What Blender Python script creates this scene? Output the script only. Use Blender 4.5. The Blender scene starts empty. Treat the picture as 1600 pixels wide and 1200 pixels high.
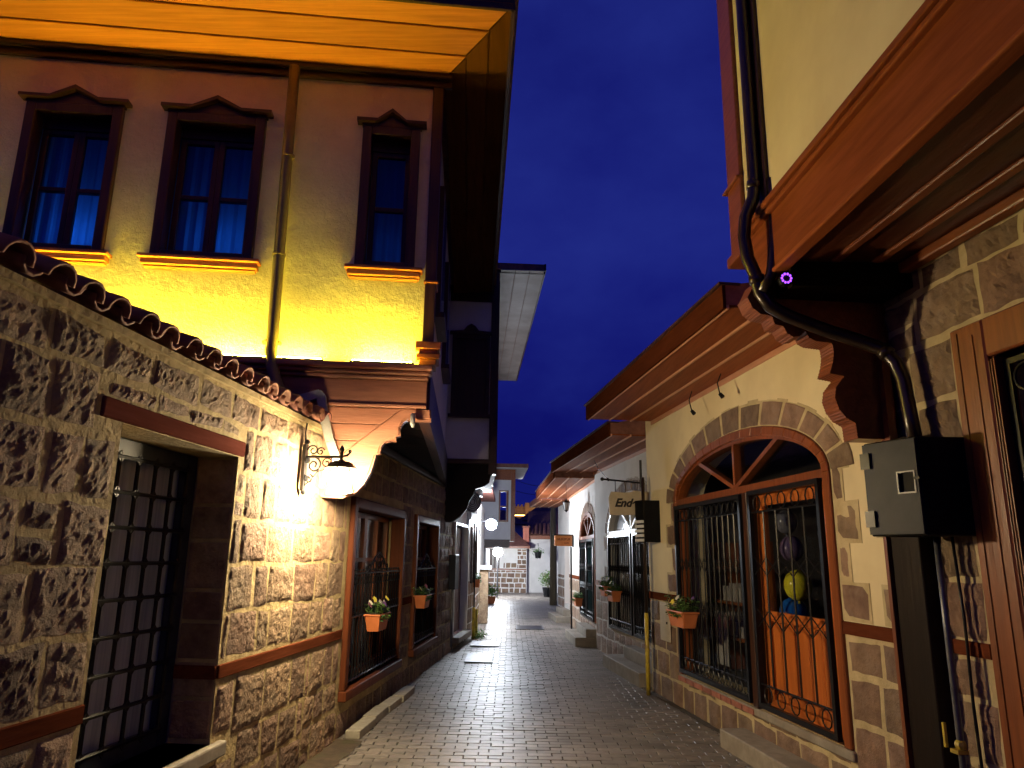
import bpy, bmesh, math, random
from mathutils import Vector, Matrix, noise
random.seed(7)
R = math.radians
scene = bpy.context.scene
COL = scene.collection

# ------------------------------------------------------------------ camera
cam_d = bpy.data.cameras.new("camera")
cam = bpy.data.objects.new("camera", cam_d)
COL.objects.link(cam)
cam_d.sensor_width = 36.0
cam_d.lens = 36.0 * 1140 / 1600
cam_d.clip_start, cam_d.clip_end = 0.05, 2000
_p, _r = math.atan(270 / 1140.0), math.atan(70 / 4900.0)
_f = Vector((0, math.cos(_p), math.sin(_p)))
_rt = Vector((1, 0, 0))
_up = _rt.cross(_f)
_r2 = _rt * math.cos(_r) + _up * math.sin(_r)
_u2 = -_rt * math.sin(_r) + _up * math.cos(_r)
_m = Matrix((_r2, _u2, -_f)).transposed().to_4x4()
_m.translation = Vector((0, 0, 1.6))
cam.matrix_world = _m
scene.camera = cam

# ------------------------------------------------------------------ dusk sky
world = bpy.data.worlds.new("World")
scene.world = world
world.use_nodes = True
wn, wl = world.node_tree.nodes, world.node_tree.links
wn.clear()
w_out = wn.new("ShaderNodeOutputWorld")
w_bg = wn.new("ShaderNodeBackground")
w_tc = wn.new("ShaderNodeTexCoord")
w_sep = wn.new("ShaderNodeSeparateXYZ")
w_ramp = wn.new("ShaderNodeValToRGB")
w_ramp.color_ramp.elements[0].position = 0.0
w_ramp.color_ramp.elements[0].color = (0.0022, 0.0025, 0.088, 1)
w_ramp.color_ramp.elements[1].position = 0.75
w_ramp.color_ramp.elements[1].color = (0.0042, 0.0060, 0.105, 1)
_e = w_ramp.color_ramp.elements.new(0.4)
_e.color = (0.0058, 0.0082, 0.150, 1)
w_map = wn.new("ShaderNodeMapping")
w_map.inputs["Scale"].default_value = (1.0, 1.0, 1.6)
w_noise = wn.new("ShaderNodeTexNoise")
w_noise.inputs["Scale"].default_value = 2.6
w_noise.inputs["Detail"].default_value = 7
w_noise.inputs["Roughness"].default_value = 0.55
w_cr = wn.new("ShaderNodeValToRGB")
w_cr.color_ramp.elements[0].position = 0.38
w_cr.color_ramp.elements[1].position = 0.72
w_mix = wn.new("ShaderNodeMixRGB")
w_mix.blend_type = 'MIX'
w_mix.inputs[2].default_value = (0.015, 0.025, 0.215, 1)
w_mul = wn.new("ShaderNodeMath")
w_mul.operation = 'MULTIPLY'
w_mul.inputs[1].default_value = 0.8
wl.new(w_tc.outputs["Generated"], w_sep.inputs[0])
wl.new(w_sep.outputs["Z"], w_ramp.inputs[0])
wl.new(w_tc.outputs["Generated"], w_map.inputs[0])
wl.new(w_map.outputs[0], w_noise.inputs["Vector"])
wl.new(w_noise.outputs["Fac"], w_cr.inputs[0])
wl.new(w_cr.outputs[0], w_mul.inputs[0])
wl.new(w_mul.outputs[0], w_mix.inputs[0])
wl.new(w_ramp.outputs[0], w_mix.inputs[1])
wl.new(w_mix.outputs[0], w_bg.inputs["Color"])
w_bg.inputs["Strength"].default_value = 1.12
wl.new(w_bg.outputs[0], w_out.inputs["Surface"])

scene.view_settings.view_transform = 'Standard'
scene.view_settings.look = 'None'
scene.view_settings.exposure = 0.0
scene.view_settings.gamma = 1.0
scene.view_settings.use_curve_mapping = False
try:
    scene.cycles.use_denoising = True
    scene.cycles.use_light_tree = True
    scene.cycles.max_bounces = 6
    scene.cycles.sample_clamp_indirect = 6.0
    scene.cycles.caustics_reflective = False
    scene.cycles.caustics_refractive = False
except Exception:
    pass

# lamp strengths (radiance of the glowing glass), tuned here
LAMP_MAIN = 980.0
LAMP_FAR = 780.0
LAMP_END = 560.0
LED_STRENGTH = 620.0

# ------------------------------------------------------------------ materials
MATS = {}

def nodes_of(m):
    m.use_nodes = True
    nt = m.node_tree
    nt.nodes.clear()
    out = nt.nodes.new("ShaderNodeOutputMaterial")
    return nt, nt.nodes, nt.links, out

def surf(name, c1, c2, scale=6.0, rough=0.75, bump=0.2, bscale=20.0, bdist=0.01, var=0.0, detail=6.0,
         metal=0.0, stretch=None, spec=0.5, c3=None, c3scale=2.0, c3amt=0.5, brough=0.6, hue=0.0, rvar=0.0):
    """general surface: two colours mixed by noise, per-piece variation, bump relief"""
    if name in MATS:
        return MATS[name]
    m = bpy.data.materials.new(name)
    nt, N, L, out = nodes_of(m)
    b = N.new("ShaderNodeBsdfPrincipled")
    L.new(b.outputs[0], out.inputs[0])
    geo = N.new("ShaderNodeTexCoord")
    oi = N.new("ShaderNodeObjectInfo")
    mp = N.new("ShaderNodeMapping")
    if stretch:
        mp.inputs["Scale"].default_value = stretch
    L.new(geo.outputs["Object"], mp.inputs[0])
    n1 = N.new("ShaderNodeTexNoise")
    n1.inputs["Scale"].default_value = scale
    n1.inputs["Detail"].default_value = detail
    n1.inputs["Roughness"].default_value = 0.6
    L.new(mp.outputs[0], n1.inputs["Vector"])
    rp = N.new("ShaderNodeValToRGB")
    rp.color_ramp.elements[0].position = 0.32
    rp.color_ramp.elements[1].position = 0.68
    rp.color_ramp.elements[0].color = (*c1, 1)
    rp.color_ramp.elements[1].color = (*c2, 1)
    L.new(n1.outputs["Fac"], rp.inputs[0])
    col = rp.outputs[0]
    if c3:
        n3 = N.new("ShaderNodeTexNoise")
        n3.inputs["Scale"].default_value = c3scale
        n3.inputs["Detail"].default_value = 4
        L.new(mp.outputs[0], n3.inputs["Vector"])
        r3 = N.new("ShaderNodeValToRGB")
        r3.color_ramp.elements[0].position = 0.5
        r3.color_ramp.elements[1].position = 0.7
        r3.color_ramp.elements[0].color = (0, 0, 0, 1)
        r3.color_ramp.elements[1].color = (c3amt, c3amt, c3amt, 1)
        L.new(n3.outputs["Fac"], r3.inputs[0])
        mx = N.new("ShaderNodeMixRGB")
        mx.inputs[2].default_value = (*c3, 1)
        L.new(r3.outputs[0], mx.inputs[0])
        L.new(col, mx.inputs[1])
        col = mx.outputs[0]
    if var > 0:
        # per piece: brightness and hue differ from piece to piece (and per loose piece of a joined mesh)
        g = N.new("ShaderNodeNewGeometry")
        add = N.new("ShaderNodeMath")
        add.operation = 'ADD'
        L.new(oi.outputs["Random"], add.inputs[0])
        L.new(g.outputs["Random Per Island"], add.inputs[1])
        fr = N.new("ShaderNodeMath")
        fr.operation = 'FRACT'
        L.new(add.outputs[0], fr.inputs[0])
        mr = N.new("ShaderNodeMapRange")
        mr.inputs["To Min"].default_value = 1 - var
        mr.inputs["To Max"].default_value = 1 + var
        L.new(fr.outputs[0], mr.inputs["Value"])
        hs = N.new("ShaderNodeHueSaturation")
        L.new(mr.outputs[0], hs.inputs["Value"])
        mr2 = N.new("ShaderNodeMapRange")
        mul = N.new("ShaderNodeMath")
        mul.operation = 'MULTIPLY'
        mul.inputs[1].default_value = 7.31
        L.new(fr.outputs[0], mul.inputs[0])
        f2 = N.new("ShaderNodeMath")
        f2.operation = 'FRACT'
        L.new(mul.outputs[0], f2.inputs[0])
        L.new(f2.outputs[0], mr2.inputs["Value"])
        mr2.inputs["To Min"].default_value = 0.5 - hue
        mr2.inputs["To Max"].default_value = 0.5 + hue
        L.new(mr2.outputs[0], hs.inputs["Hue"])
        L.new(col, hs.inputs["Color"])
        col = hs.outputs[0]
    L.new(col, b.inputs["Base Color"])
    b.inputs["Roughness"].default_value = rough
    if rvar > 0:
        mr3 = N.new("ShaderNodeMapRange")
        mr3.inputs["To Min"].default_value = max(0.05, rough - rvar)
        mr3.inputs["To Max"].default_value = min(1.0, rough + rvar)
        L.new(n1.outputs["Fac"], mr3.inputs["Value"])
        L.new(mr3.outputs[0], b.inputs["Roughness"])
    b.inputs["Metallic"].default_value = metal
    b.inputs["Specular IOR Level"].default_value = spec
    if bump > 0:
        n2 = N.new("ShaderNodeTexNoise")
        n2.inputs["Scale"].default_value = bscale
        n2.inputs["Detail"].default_value = 9
        n2.inputs["Roughness"].default_value = brough
        L.new(mp.outputs[0], n2.inputs["Vector"])
        bp = N.new("ShaderNodeBump")
        bp.inputs["Strength"].default_value = bump
        bp.inputs["Distance"].default_value = bdist
        L.new(n2.outputs["Fac"], bp.inputs["Height"])
        L.new(bp.outputs[0], b.inputs["Normal"])
    MATS[name] = m
    return m

def wood(name, c1, c2, rough=0.4, axis=1, scale=1.0, spec=0.4, var=0.12):
    st = [22, 22, 22]
    st[axis] = 1.3
    return surf(name, c1, c2, scale=1.1 * scale, rough=rough, bump=0.5, bscale=1.9, bdist=0.006, var=var * 1.4, detail=9,
                stretch=tuple(st), spec=spec)

def emis(name, c, s):
    m = bpy.data.materials.new(name)
    nt, N, L, out = nodes_of(m)
    e = N.new("ShaderNodeEmission")
    e.inputs[0].default_value = (*c, 1)
    e.inputs[1].default_value = s
    L.new(e.outputs[0], out.inputs[0])
    MATS[name] = m
    return m

def glass(name, tint=(0.6, 0.65, 0.7), refl=0.5, rough=0.03):
    m = bpy.data.materials.new(name)
    nt, N, L, out = nodes_of(m)
    t = N.new("ShaderNodeBsdfTransparent")
    t.inputs[0].default_value = (*tint, 1)
    g = N.new("ShaderNodeBsdfGlossy")
    g.inputs["Roughness"].default_value = rough
    fz = N.new("ShaderNodeLayerWeight")
    fz.inputs["Blend"].default_value = 0.5
    pw = N.new("ShaderNodeMath")
    pw.operation = 'POWER'
    pw.inputs[1].default_value = 4.0
    L.new(fz.outputs["Facing"], pw.inputs[0])
    ml = N.new("ShaderNodeMath")
    ml.operation = 'MULTIPLY_ADD'
    ml.inputs[1].default_value = refl * 0.7
    ml.inputs[2].default_value = 0.04
    ml.use_clamp = True
    L.new(pw.outputs[0], ml.inputs[0])
    nz = N.new("ShaderNodeTexNoise")
    nz.inputs["Scale"].default_value = 3.0
    bp = N.new("ShaderNodeBump")
    bp.inputs["Strength"].default_value = 0.12
    bp.inputs["Distance"].default_value = 0.02
    L.new(nz.outputs["Fac"], bp.inputs["Height"])
    L.new(bp.outputs[0], g.inputs["Normal"])
    mx = N.new("ShaderNodeMixShader")
    L.new(ml.outputs[0], mx.inputs[0])
    L.new(t.outputs[0], mx.inputs[1])
    L.new(g.outputs[0], mx.inputs[2])
    L.new(mx.outputs[0], out.inputs[0])
    MATS[name] = m
    return m

M_STONE_L = surf("rough_brown_stone", (0.15, 0.090, 0.058), (0.33, 0.212, 0.132), scale=9, rough=0.85, bump=1.0, bscale=17,
                 bdist=0.05, var=0.30, c3=(0.33, 0.25, 0.17), c3scale=5, c3amt=0.55, brough=0.68, hue=0.012)
M_STONE_R = surf("dressed_brown_stone", (0.155, 0.096, 0.062), (0.285, 0.188, 0.122), scale=7, rough=0.85, bump=0.9, bscale=22,
                 bdist=0.028, var=0.26, c3=(0.27, 0.20, 0.15), c3scale=9, c3amt=0.5, brough=0.65, hue=0.012)
M_MORTAR_L = surf("yellow_lime_mortar", (0.32, 0.24, 0.105), (0.50, 0.385, 0.19), scale=7, rough=0.92, bump=0.9, bscale=22,
                  bdist=0.02, c3=(0.22, 0.16, 0.08), c3scale=3, c3amt=0.4)
M_MORTAR_R = surf("pale_lime_mortar", (0.42, 0.33, 0.175), (0.60, 0.49, 0.28), scale=7, rough=0.92, bump=0.7, bscale=28, bdist=0.012)
M_MORTAR_G = surf("grey_lime_mortar", (0.42, 0.37, 0.31), (0.56, 0.50, 0.43), scale=7, rough=0.92, bump=0.7, bscale=28, bdist=0.012)
M_PLASTER_L = surf("rough_white_plaster", (0.66, 0.57, 0.43), (0.78, 0.69, 0.54), scale=3, rough=0.9, bump=0.8, bscale=11,
                   bdist=0.030, brough=0.7)
M_PLASTER_R = surf("cream_plaster", (0.68, 0.56, 0.32), (0.79, 0.67, 0.40), scale=1.6, rough=0.85, bump=0.2, bscale=10, bdist=0.010, c3=(0.50, 0.42, 0.27), c3scale=1.3, c3amt=0.35)
M_PLASTER_W = surf("white_plaster", (0.66, 0.64, 0.60), (0.78, 0.76, 0.72), scale=2.0, rough=0.88, bump=0.2, bscale=12, bdist=0.008, c3=(0.50, 0.47, 0.42), c3scale=1.1, c3amt=0.4)
M_WOOD_D = wood("dark_walnut_wood", (0.030, 0.012, 0.007), (0.062, 0.024, 0.013), rough=0.45)
M_WOOD_DX = wood("dark_walnut_wood_cross", (0.030, 0.012, 0.007), (0.062, 0.024, 0.013), rough=0.45, axis=0)
M_WOOD_DZ = wood("dark_walnut_wood_upright", (0.030, 0.012, 0.007), (0.062, 0.024, 0.013), rough=0.42, axis=2)
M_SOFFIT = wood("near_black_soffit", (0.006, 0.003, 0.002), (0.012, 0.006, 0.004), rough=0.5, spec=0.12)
M_WOOD_SHADE = wood("shade_browned_eave_board", (0.075, 0.028, 0.009), (0.115, 0.045, 0.015), rough=0.6, spec=0.0)  # pine eave boards browned to carry the lane side's missing light
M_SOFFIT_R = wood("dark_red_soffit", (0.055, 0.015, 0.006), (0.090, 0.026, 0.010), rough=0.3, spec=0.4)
M_WOOD_R = wood("red_brown_wood", (0.165, 0.042, 0.011), (0.255, 0.072, 0.020), rough=0.38)
M_WOOD_RZ = wood("red_brown_wood_upright", (0.165, 0.042, 0.011), (0.255, 0.072, 0.020), rough=0.38, axis=2)
M_WOOD_FR = wood("brown_window_frame", (0.085, 0.024, 0.009), (0.135, 0.038, 0.014), rough=0.55, axis=2, spec=0.1)
M_FASCIA = wood("dark_red_fascia", (0.060, 0.016, 0.007), (0.095, 0.026, 0.011), rough=0.45, spec=0.0)
M_POST = wood("shade_black_post", (0.010, 0.006, 0.005), (0.018, 0.011, 0.009), rough=0.5, axis=2, spec=0.15)  # near black puts the near face's shade into the post colour
M_WOOD_EAVE = wood("varnished_eave_board", (0.19, 0.048, 0.014), (0.29, 0.082, 0.026), rough=0.45, spec=0.04)
M_WOOD_TRIM = wood("light_eave_bead", (0.52, 0.24, 0.13), (0.62, 0.32, 0.19), rough=0.45)
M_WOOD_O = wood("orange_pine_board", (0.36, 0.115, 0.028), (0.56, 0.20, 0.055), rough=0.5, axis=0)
M_WOOD_P = wood("peach_pine_board", (0.22, 0.088, 0.046), (0.32, 0.135, 0.075), rough=0.5, axis=0)
M_WOOD_BAND = wood("red_brown_tie_beam", (0.085, 0.024, 0.011), (0.13, 0.038, 0.018), rough=0.6, spec=0.0)
M_DOOR_O = wood("orange_door_panel", (0.38, 0.095, 0.016), (0.48, 0.135, 0.026), rough=0.35, axis=2)
M_IRON = surf("black_wrought_iron", (0.006, 0.006, 0.007), (0.014, 0.014, 0.016), scale=20, rough=0.34, bump=0.15, bscale=60, bdist=0.002, spec=0.22)
M_IRON_B = surf("dark_blue_painted_steel", (0.016, 0.021, 0.030), (0.034, 0.042, 0.055), scale=8, rough=0.35, bump=0.1, bscale=40, bdist=0.002, spec=0.25)
M_BOX = surf("lit_grey_painted_box", (0.012, 0.015, 0.026), (0.020, 0.025, 0.040), scale=5, rough=0.5, bump=0.08, bscale=30, bdist=0.002, spec=0.2)  # lamplight on the big meter box door is put into this grey
M_BOX_D = surf("black_painted_box", (0.003, 0.003, 0.004), (0.008, 0.008, 0.009), scale=5, rough=0.6, bump=0.08, bscale=30, bdist=0.002, spec=0.12)
M_PIPE = surf("dark_brown_pipe", (0.020, 0.011, 0.007), (0.034, 0.019, 0.012), scale=6, rough=0.28, bump=0.05, bscale=8, bdist=0.003)
M_PIPE_L = surf("taupe_downpipe", (0.115, 0.085, 0.045), (0.165, 0.125, 0.07), scale=6, rough=0.45, bump=0.08, bscale=8, bdist=0.003)
M_CONDUIT = surf("grey_conduit", (0.10, 0.10, 0.11), (0.16, 0.16, 0.17), scale=14, rough=0.4, bump=0.1, bscale=30, bdist=0.003, metal=0.5)
M_YELLOW = surf("yellow_painted_pipe", (0.50, 0.36, 0.03), (0.66, 0.50, 0.05), scale=14, rough=0.45, bump=0.2, bscale=30, bdist=0.003,
                c3=(0.16, 0.09, 0.03), c3scale=9, c3amt=0.8)
M_TILE = surf("terracotta_roof_tile", (0.16, 0.060, 0.040), (0.30, 0.125, 0.085), scale=9, rough=0.8, bump=0.3, bscale=30, bdist=0.006,
              var=0.25, hue=0.01)
M_TERRA = surf("terracotta_planter", (0.54, 0.155, 0.045), (0.66, 0.21, 0.07), scale=9, rough=0.55, bump=0.1, bscale=30, bdist=0.004)
M_SOIL = surf("potting_soil", (0.025, 0.016, 0.010), (0.05, 0.033, 0.02), scale=30, rough=0.95, bump=0.8, bscale=50, bdist=0.01)
M_LEAF = surf("green_leaves", (0.045, 0.11, 0.022), (0.13, 0.25, 0.055), scale=14, rough=0.55, bump=0.0, var=0.35, hue=0.02)
M_MOSS = surf("bright_green_weeds", (0.06, 0.15, 0.02), (0.14, 0.28, 0.05), scale=14, rough=0.7, bump=0.0, var=0.3, hue=0.02)
M_PETALS = {
    'yellow': surf("yellow_petals", (0.75, 0.62, 0.06), (0.85, 0.74, 0.12), rough=0.6, bump=0),
    'white': surf("white_petals", (0.75, 0.72, 0.55), (0.85, 0.82, 0.66), rough=0.6, bump=0),
    'purple': surf("purple_petals", (0.12, 0.04, 0.20), (0.22, 0.08, 0.32), rough=0.6, bump=0),
    'pink': surf("pink_petals", (0.42, 0.13, 0.22), (0.55, 0.2, 0.3), rough=0.6, bump=0)}
M_PAVER = surf("grey_paving_brick", (0.140, 0.122, 0.106), (0.245, 0.215, 0.186), scale=16, rough=0.46, bump=0.35, bscale=42, bdist=0.005,
               var=0.20, c3=(0.075, 0.066, 0.055), c3scale=1.6, c3amt=0.75, rvar=0.14, spec=0.38, hue=0.012)
M_SAND = surf("dark_joint_sand", (0.020, 0.017, 0.014), (0.050, 0.043, 0.034), scale=20, rough=0.9, bump=0.5, bscale=60, bdist=0.006,
              c3=(0.035, 0.06, 0.02), c3scale=2.2, c3amt=0.6)
M_STEPSTONE = surf("grey_step_stone", (0.22, 0.19, 0.15), (0.33, 0.29, 0.23), scale=12, rough=0.7, bump=0.35, bscale=50, bdist=0.005,
                   c3=(0.14, 0.11, 0.08), c3scale=3, c3amt=0.5)
M_KERB = surf("pale_kerb_stone", (0.30, 0.27, 0.20), (0.44, 0.40, 0.31), scale=12, rough=0.8, bump=0.5, bscale=40, bdist=0.006, var=0.12)
M_STEEL = surf("worn_steel_plate", (0.14, 0.14, 0.15), (0.26, 0.26, 0.27), scale=12, rough=0.5, bump=0.2, bscale=60, bdist=0.003, metal=0.7)
M_FLASH = surf("galvanised_flashing", (0.22, 0.22, 0.20), (0.36, 0.35, 0.31), scale=8, rough=0.5, bump=0.2, bscale=20, bdist=0.004, metal=0.2)
M_CREAM = surf("cream_painted_metal", (0.46, 0.41, 0.32), (0.56, 0.50, 0.40), scale=8, rough=0.5, bump=0.05)
M_SIGN_C = surf("cream_sign_board", (0.40, 0.34, 0.24), (0.50, 0.43, 0.31), scale=12, rough=0.6, bump=0.1)
M_SIGN_O = surf("orange_sign_board", (0.62, 0.22, 0.06), (0.72, 0.30, 0.10), scale=10, rough=0.5, bump=0)
M_INK = surf("black_ink", (0.008, 0.006, 0.005), (0.012, 0.010, 0.009), rough=0.6, bump=0)
M_INK_R = surf("dark_red_ink", (0.20, 0.045, 0.012), (0.24, 0.06, 0.016), rough=0.6, bump=0)
M_WHITE = surf("white_painted_metal", (0.70, 0.71, 0.72), (0.80, 0.81, 0.82), rough=0.45, bump=0)
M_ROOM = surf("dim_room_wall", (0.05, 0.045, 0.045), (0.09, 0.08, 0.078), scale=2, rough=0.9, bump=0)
M_CLOTH = surf("pale_cloth", (0.36, 0.33, 0.29), (0.50, 0.46, 0.40), scale=4, rough=0.9, bump=0)
M_FROST = surf("streaked_frosted_glass", (0.28, 0.33, 0.42), (0.52, 0.58, 0.68), scale=1.2, rough=0.24, bump=0.35, bscale=2.2,
               bdist=0.006, stretch=(14, 14, 0.7), spec=0.6, detail=4)
M_GLASS = glass("dark_window_glass", (0.90, 0.92, 0.95), 0.6)
M_GLASS_UP = glass("upper_window_glass", (0.80, 0.85, 0.9), 0.5)
M_HILL = surf("dark_hillside", (0.012, 0.016, 0.012), (0.03, 0.035, 0.025), scale=0.2, rough=1, bump=0)
M_GROUND = surf("packed_earth", (0.05, 0.045, 0.04), (0.09, 0.08, 0.07), scale=1, rough=0.95, bump=0.3)
M_CASTLE = surf("castle_stone", (0.30, 0.24, 0.16), (0.42, 0.34, 0.24), scale=0.6, rough=0.9, bump=0.5, bscale=3, bdist=0.3)
M_BRICK = surf("thin_red_brick", (0.26, 0.085, 0.055), (0.38, 0.15, 0.10), scale=14, rough=0.85, bump=0.4, bscale=40, bdist=0.006, var=0.2)
M_BARK = surf("weathered_pole_wood", (0.14, 0.11, 0.06), (0.24, 0.19, 0.11), scale=3, rough=0.85, bump=0.4, bscale=8, bdist=0.01, stretch=(8, 8, 0.6))
M_LAMP = emis("lamp_warm_glow", (1.0, 0.78, 0.46), LAMP_MAIN)
M_LAMP2 = emis("lamp_cool_glow", (0.82, 0.90, 1.0), LAMP_FAR)
M_LAMP3 = emis("lamp_end_glow", (0.90, 0.94, 1.0), LAMP_END)
M_LED = emis("yellow_led_glow", (1.0, 0.76, 0.045), LED_STRENGTH)
M_PURPLE = emis("purple_led_glow", (0.30, 0.06, 1.0), 3.0)

def curtain_mat(name, c):
    m = bpy.data.materials.new(name)
    nt, N, L, out = nodes_of(m)
    d = N.new("ShaderNodeBsdfDiffuse")
    d.inputs[0].default_value = (*c, 1)
    t = N.new("ShaderNodeBsdfTranslucent")
    t.inputs[0].default_value = (*c, 1)
    mx = N.new("ShaderNodeMixShader")
    mx.inputs[0].default_value = 0.6
    L.new(d.outputs[0], mx.inputs[1])
    L.new(t.outputs[0], mx.inputs[2])
    L.new(mx.outputs[0], out.inputs[0])
    return m
M_CURTAIN = curtain_mat("blue_curtain", (0.07, 0.30, 0.74))
M_CURTAIN_W = curtain_mat("pale_curtain", (0.60, 0.58, 0.55))

def balloon_mat(name, c):
    m = bpy.data.materials.new(name)
    nt, N, L, out = nodes_of(m)
    b = N.new("ShaderNodeBsdfPrincipled")
    b.inputs["Base Color"].default_value = (*c, 1)
    b.inputs["Roughness"].default_value = 0.12
    L.new(b.outputs[0], out.inputs[0])
    return m

# ------------------------------------------------------------------ mesh building helpers
OFF = {}

class Frame:
    """s runs along a wall, z up, d out of the wall face"""
    def __init__(self, o, dv, out):
        self.o, self.dv = Vector((o[0], o[1], 0)), Vector((dv[0], dv[1], 0))
        self.out = Vector((out[0], out[1], 0)).normalized()
    def p(self, s, z, d=0.0):
        v = self.o + self.dv * s + self.out * d
        return Vector((v.x, v.y, z))

def street_frame(x, y, az, side):
    """wall running up the street through (x, y); s is the y coordinate; side +1 faces right"""
    t = math.tan(R(az))
    return Frame((x - y * t, 0), (t, 1), (side * math.cos(R(az)), -side * math.sin(R(az))))

def cross_frame(x, y, tilt):
    """wall facing the camera through (x, y); s is the x coordinate"""
    t = math.tan(R(tilt))
    return Frame((0, y - x * t), (1, t), (math.sin(R(tilt)), -math.cos(R(tilt))))

class MB:
    def __init__(self):
        self.v, self.f = [], []
    def quad(self, a, b, c, d):
        n = len(self.v)
        self.v += [a, b, c, d]
        self.f.append((n, n + 1, n + 2, n + 3))
    def hexa(self, P):
        """8 points: bottom ring 0-3, top ring 4-7"""
        n = len(self.v)
        self.v += [Vector(p) for p in P]
        for q in ((0, 3, 2, 1), (4, 5, 6, 7), (0, 1, 5, 4), (1, 2, 6, 5), (2, 3, 7, 6), (3, 0, 4, 7)):
            self.f.append(tuple(n + i for i in q))
        return self
    def fbox(self, fr, s0, s1, z0, z1, d0, d1):
        return self.hexa([fr.p(s0, z0, d0), fr.p(s1, z0, d0), fr.p(s1, z0, d1), fr.p(s0, z0, d1),
                          fr.p(s0, z1, d0), fr.p(s1, z1, d0), fr.p(s1, z1, d1), fr.p(s0, z1, d1)])
    def box(self, x0, x1, y0, y1, z0, z1):
        return self.hexa([(x0, y0, z0), (x1, y0, z0), (x1, y1, z0), (x0, y1, z0),
                          (x0, y0, z1), (x1, y0, z1), (x1, y1, z1), (x0, y1, z1)])
    def prism(self, pts, vec):
        """closed polygon (list of 3D points) pushed along vec"""
        n, k = len(self.v), len(pts)
        vec = Vector(vec)
        self.v += [Vector(p) for p in pts] + [Vector(p) + vec for p in pts]
        self.f.append(tuple(range(n, n + k)))
        self.f.append(tuple(range(n + 2 * k - 1, n + k - 1, -1)))
        for i in range(k):
            j = (i + 1) % k
            self.f.append((n + i, n + j, n + k + j, n + k + i))
        return self
    def tube(self, pts, r, n=6, closed=False, cap=True):
        pts = [Vector(p) for p in pts]
        base = len(self.v)
        K = len(pts)
        ref = None
        for i, p in enumerate(pts):
            if closed:
                t = (pts[(i + 1) % K] - pts[i - 1]).normalized()
            else:
                t = (pts[min(i + 1, K - 1)] - pts[max(i - 1, 0)]).normalized()
            if ref is None:
                ref = Vector((0, 0, 1)) if abs(t.z) < 0.9 else Vector((1, 0, 0))
            a = (ref - t * ref.dot(t))
            if a.length < 1e-4:
                a = t.orthogonal()
            a.normalize()
            ref = a
            b = t.cross(a)
            rr = r[i] if isinstance(r, (list, tuple)) else r
            for k in range(n):
                w = 2 * math.pi * k / n
                self.v.append(p + a * math.cos(w) * rr + b * math.sin(w) * rr)
        rng = K if closed else K - 1
        for i in range(rng):
            for k in range(n):
                i2, k2 = (i + 1) % K, (k + 1) % n
                self.f.append((base + i * n + k, base + i * n + k2, base + i2 * n + k2, base + i2 * n + k))
        if cap and not closed:
            self.f.append(tuple(base + k for k in range(n - 1, -1, -1)))
            self.f.append(tuple(base + (K - 1) * n + k for k in range(n)))
        return self
    def ring(self, c, a, b, rad, r, n=12, m=4):
        c, a, b = Vector(c), Vector(a).normalized(), Vector(b).normalized()
        return self.tube([c + a * rad * math.cos(2 * math.pi * k / n) + b * rad * math.sin(2 * math.pi * k / n) for k in range(n)], r, m, closed=True)
    def lathe(self, c, prof, n=16):
        """prof: list of (radius, z) around a vertical axis at c"""
        c = Vector(c)
        base = len(self.v)
        for rr, z in prof:
            for k in range(n):
                w = 2 * math.pi * k / n
                self.v.append(c + Vector((rr * math.cos(w), rr * math.sin(w), z)))
        for i in range(len(prof) - 1):
            for k in range(n):
                k2 = (k + 1) % n
                self.f.append((base + i * n + k, base + i * n + k2, base + (i + 1) * n + k2, base + (i + 1) * n + k))
        return self
    def ball(self, c, r, n=12, sq=1.0):
        return self.lathe(c, [(max(1e-4, r * math.sin(math.pi * i / (n // 2 + 2))), -r * sq * math.cos(math.pi * i / (n // 2 + 2))) for i in range(n // 2 + 3)], n)
    def build(self, name, mat, parent=None, smooth=False, fix=True, label=None, kind=None, off=None):
        o_ = off if off is not None else (OFF.get(parent.name, Vector((0, 0, 0))) if parent else Vector((0, 0, 0)))
        me = bpy.data.meshes.new(name)
        me.from_pydata([tuple(Vector(p) - o_) for p in self.v], [], self.f)
        if fix:
            bm = bmesh.new()
            bm.from_mesh(me)
            bmesh.ops.recalc_face_normals(bm, faces=bm.faces)
            bm.to_mesh(me)
            bm.free()
        if smooth:
            for p in me.polygons:
                p.use_smooth = True
        me.materials.append(mat)
        ob = bpy.data.objects.new(name, me)
        COL.objects.link(ob)
        if parent:
            ob.parent = parent
            OFF[ob.name] = o_
        if label:
            ob['label'] = label
        if kind:
            ob['kind'] = kind
        return ob

def thing(name, label, cat, loc, group=None, rz=0.0, local=False):
    o = bpy.data.objects.new(name, None)
    o.empty_display_size = 0.2
    COL.objects.link(o)
    o.location = loc
    o.rotation_euler = (0, 0, rz)
    o['label'] = label
    o['category'] = cat
    if group:
        o['group'] = group
    OFF[o.name] = Vector((0, 0, 0)) if local else Vector(loc)
    return o

def copy_tree(o, parent=None):
    c = o.copy()
    COL.objects.link(c)
    if parent:
        c.parent = parent
    for ch in [x for x in bpy.data.objects if x.parent == o]:
        copy_tree(ch, c)
    return c

def bevel(ob, w=0.006, seg=1):
    m = ob.modifiers.new("soft_edge", 'BEVEL')
    m.width = w
    m.segments = seg
    m.limit_method = 'ANGLE'
    return ob

# ---- wall with rectangular or arched openings
def arch_z(h, s):
    sa, sb, z0, zs, rise = h
    if rise <= 0:
        return zs
    c, a = (sa + sb) / 2, (sb - sa) / 2
    t = max(0.0, 1 - ((s - c) / a) ** 2)
    return zs + rise * math.sqrt(t)

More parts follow.
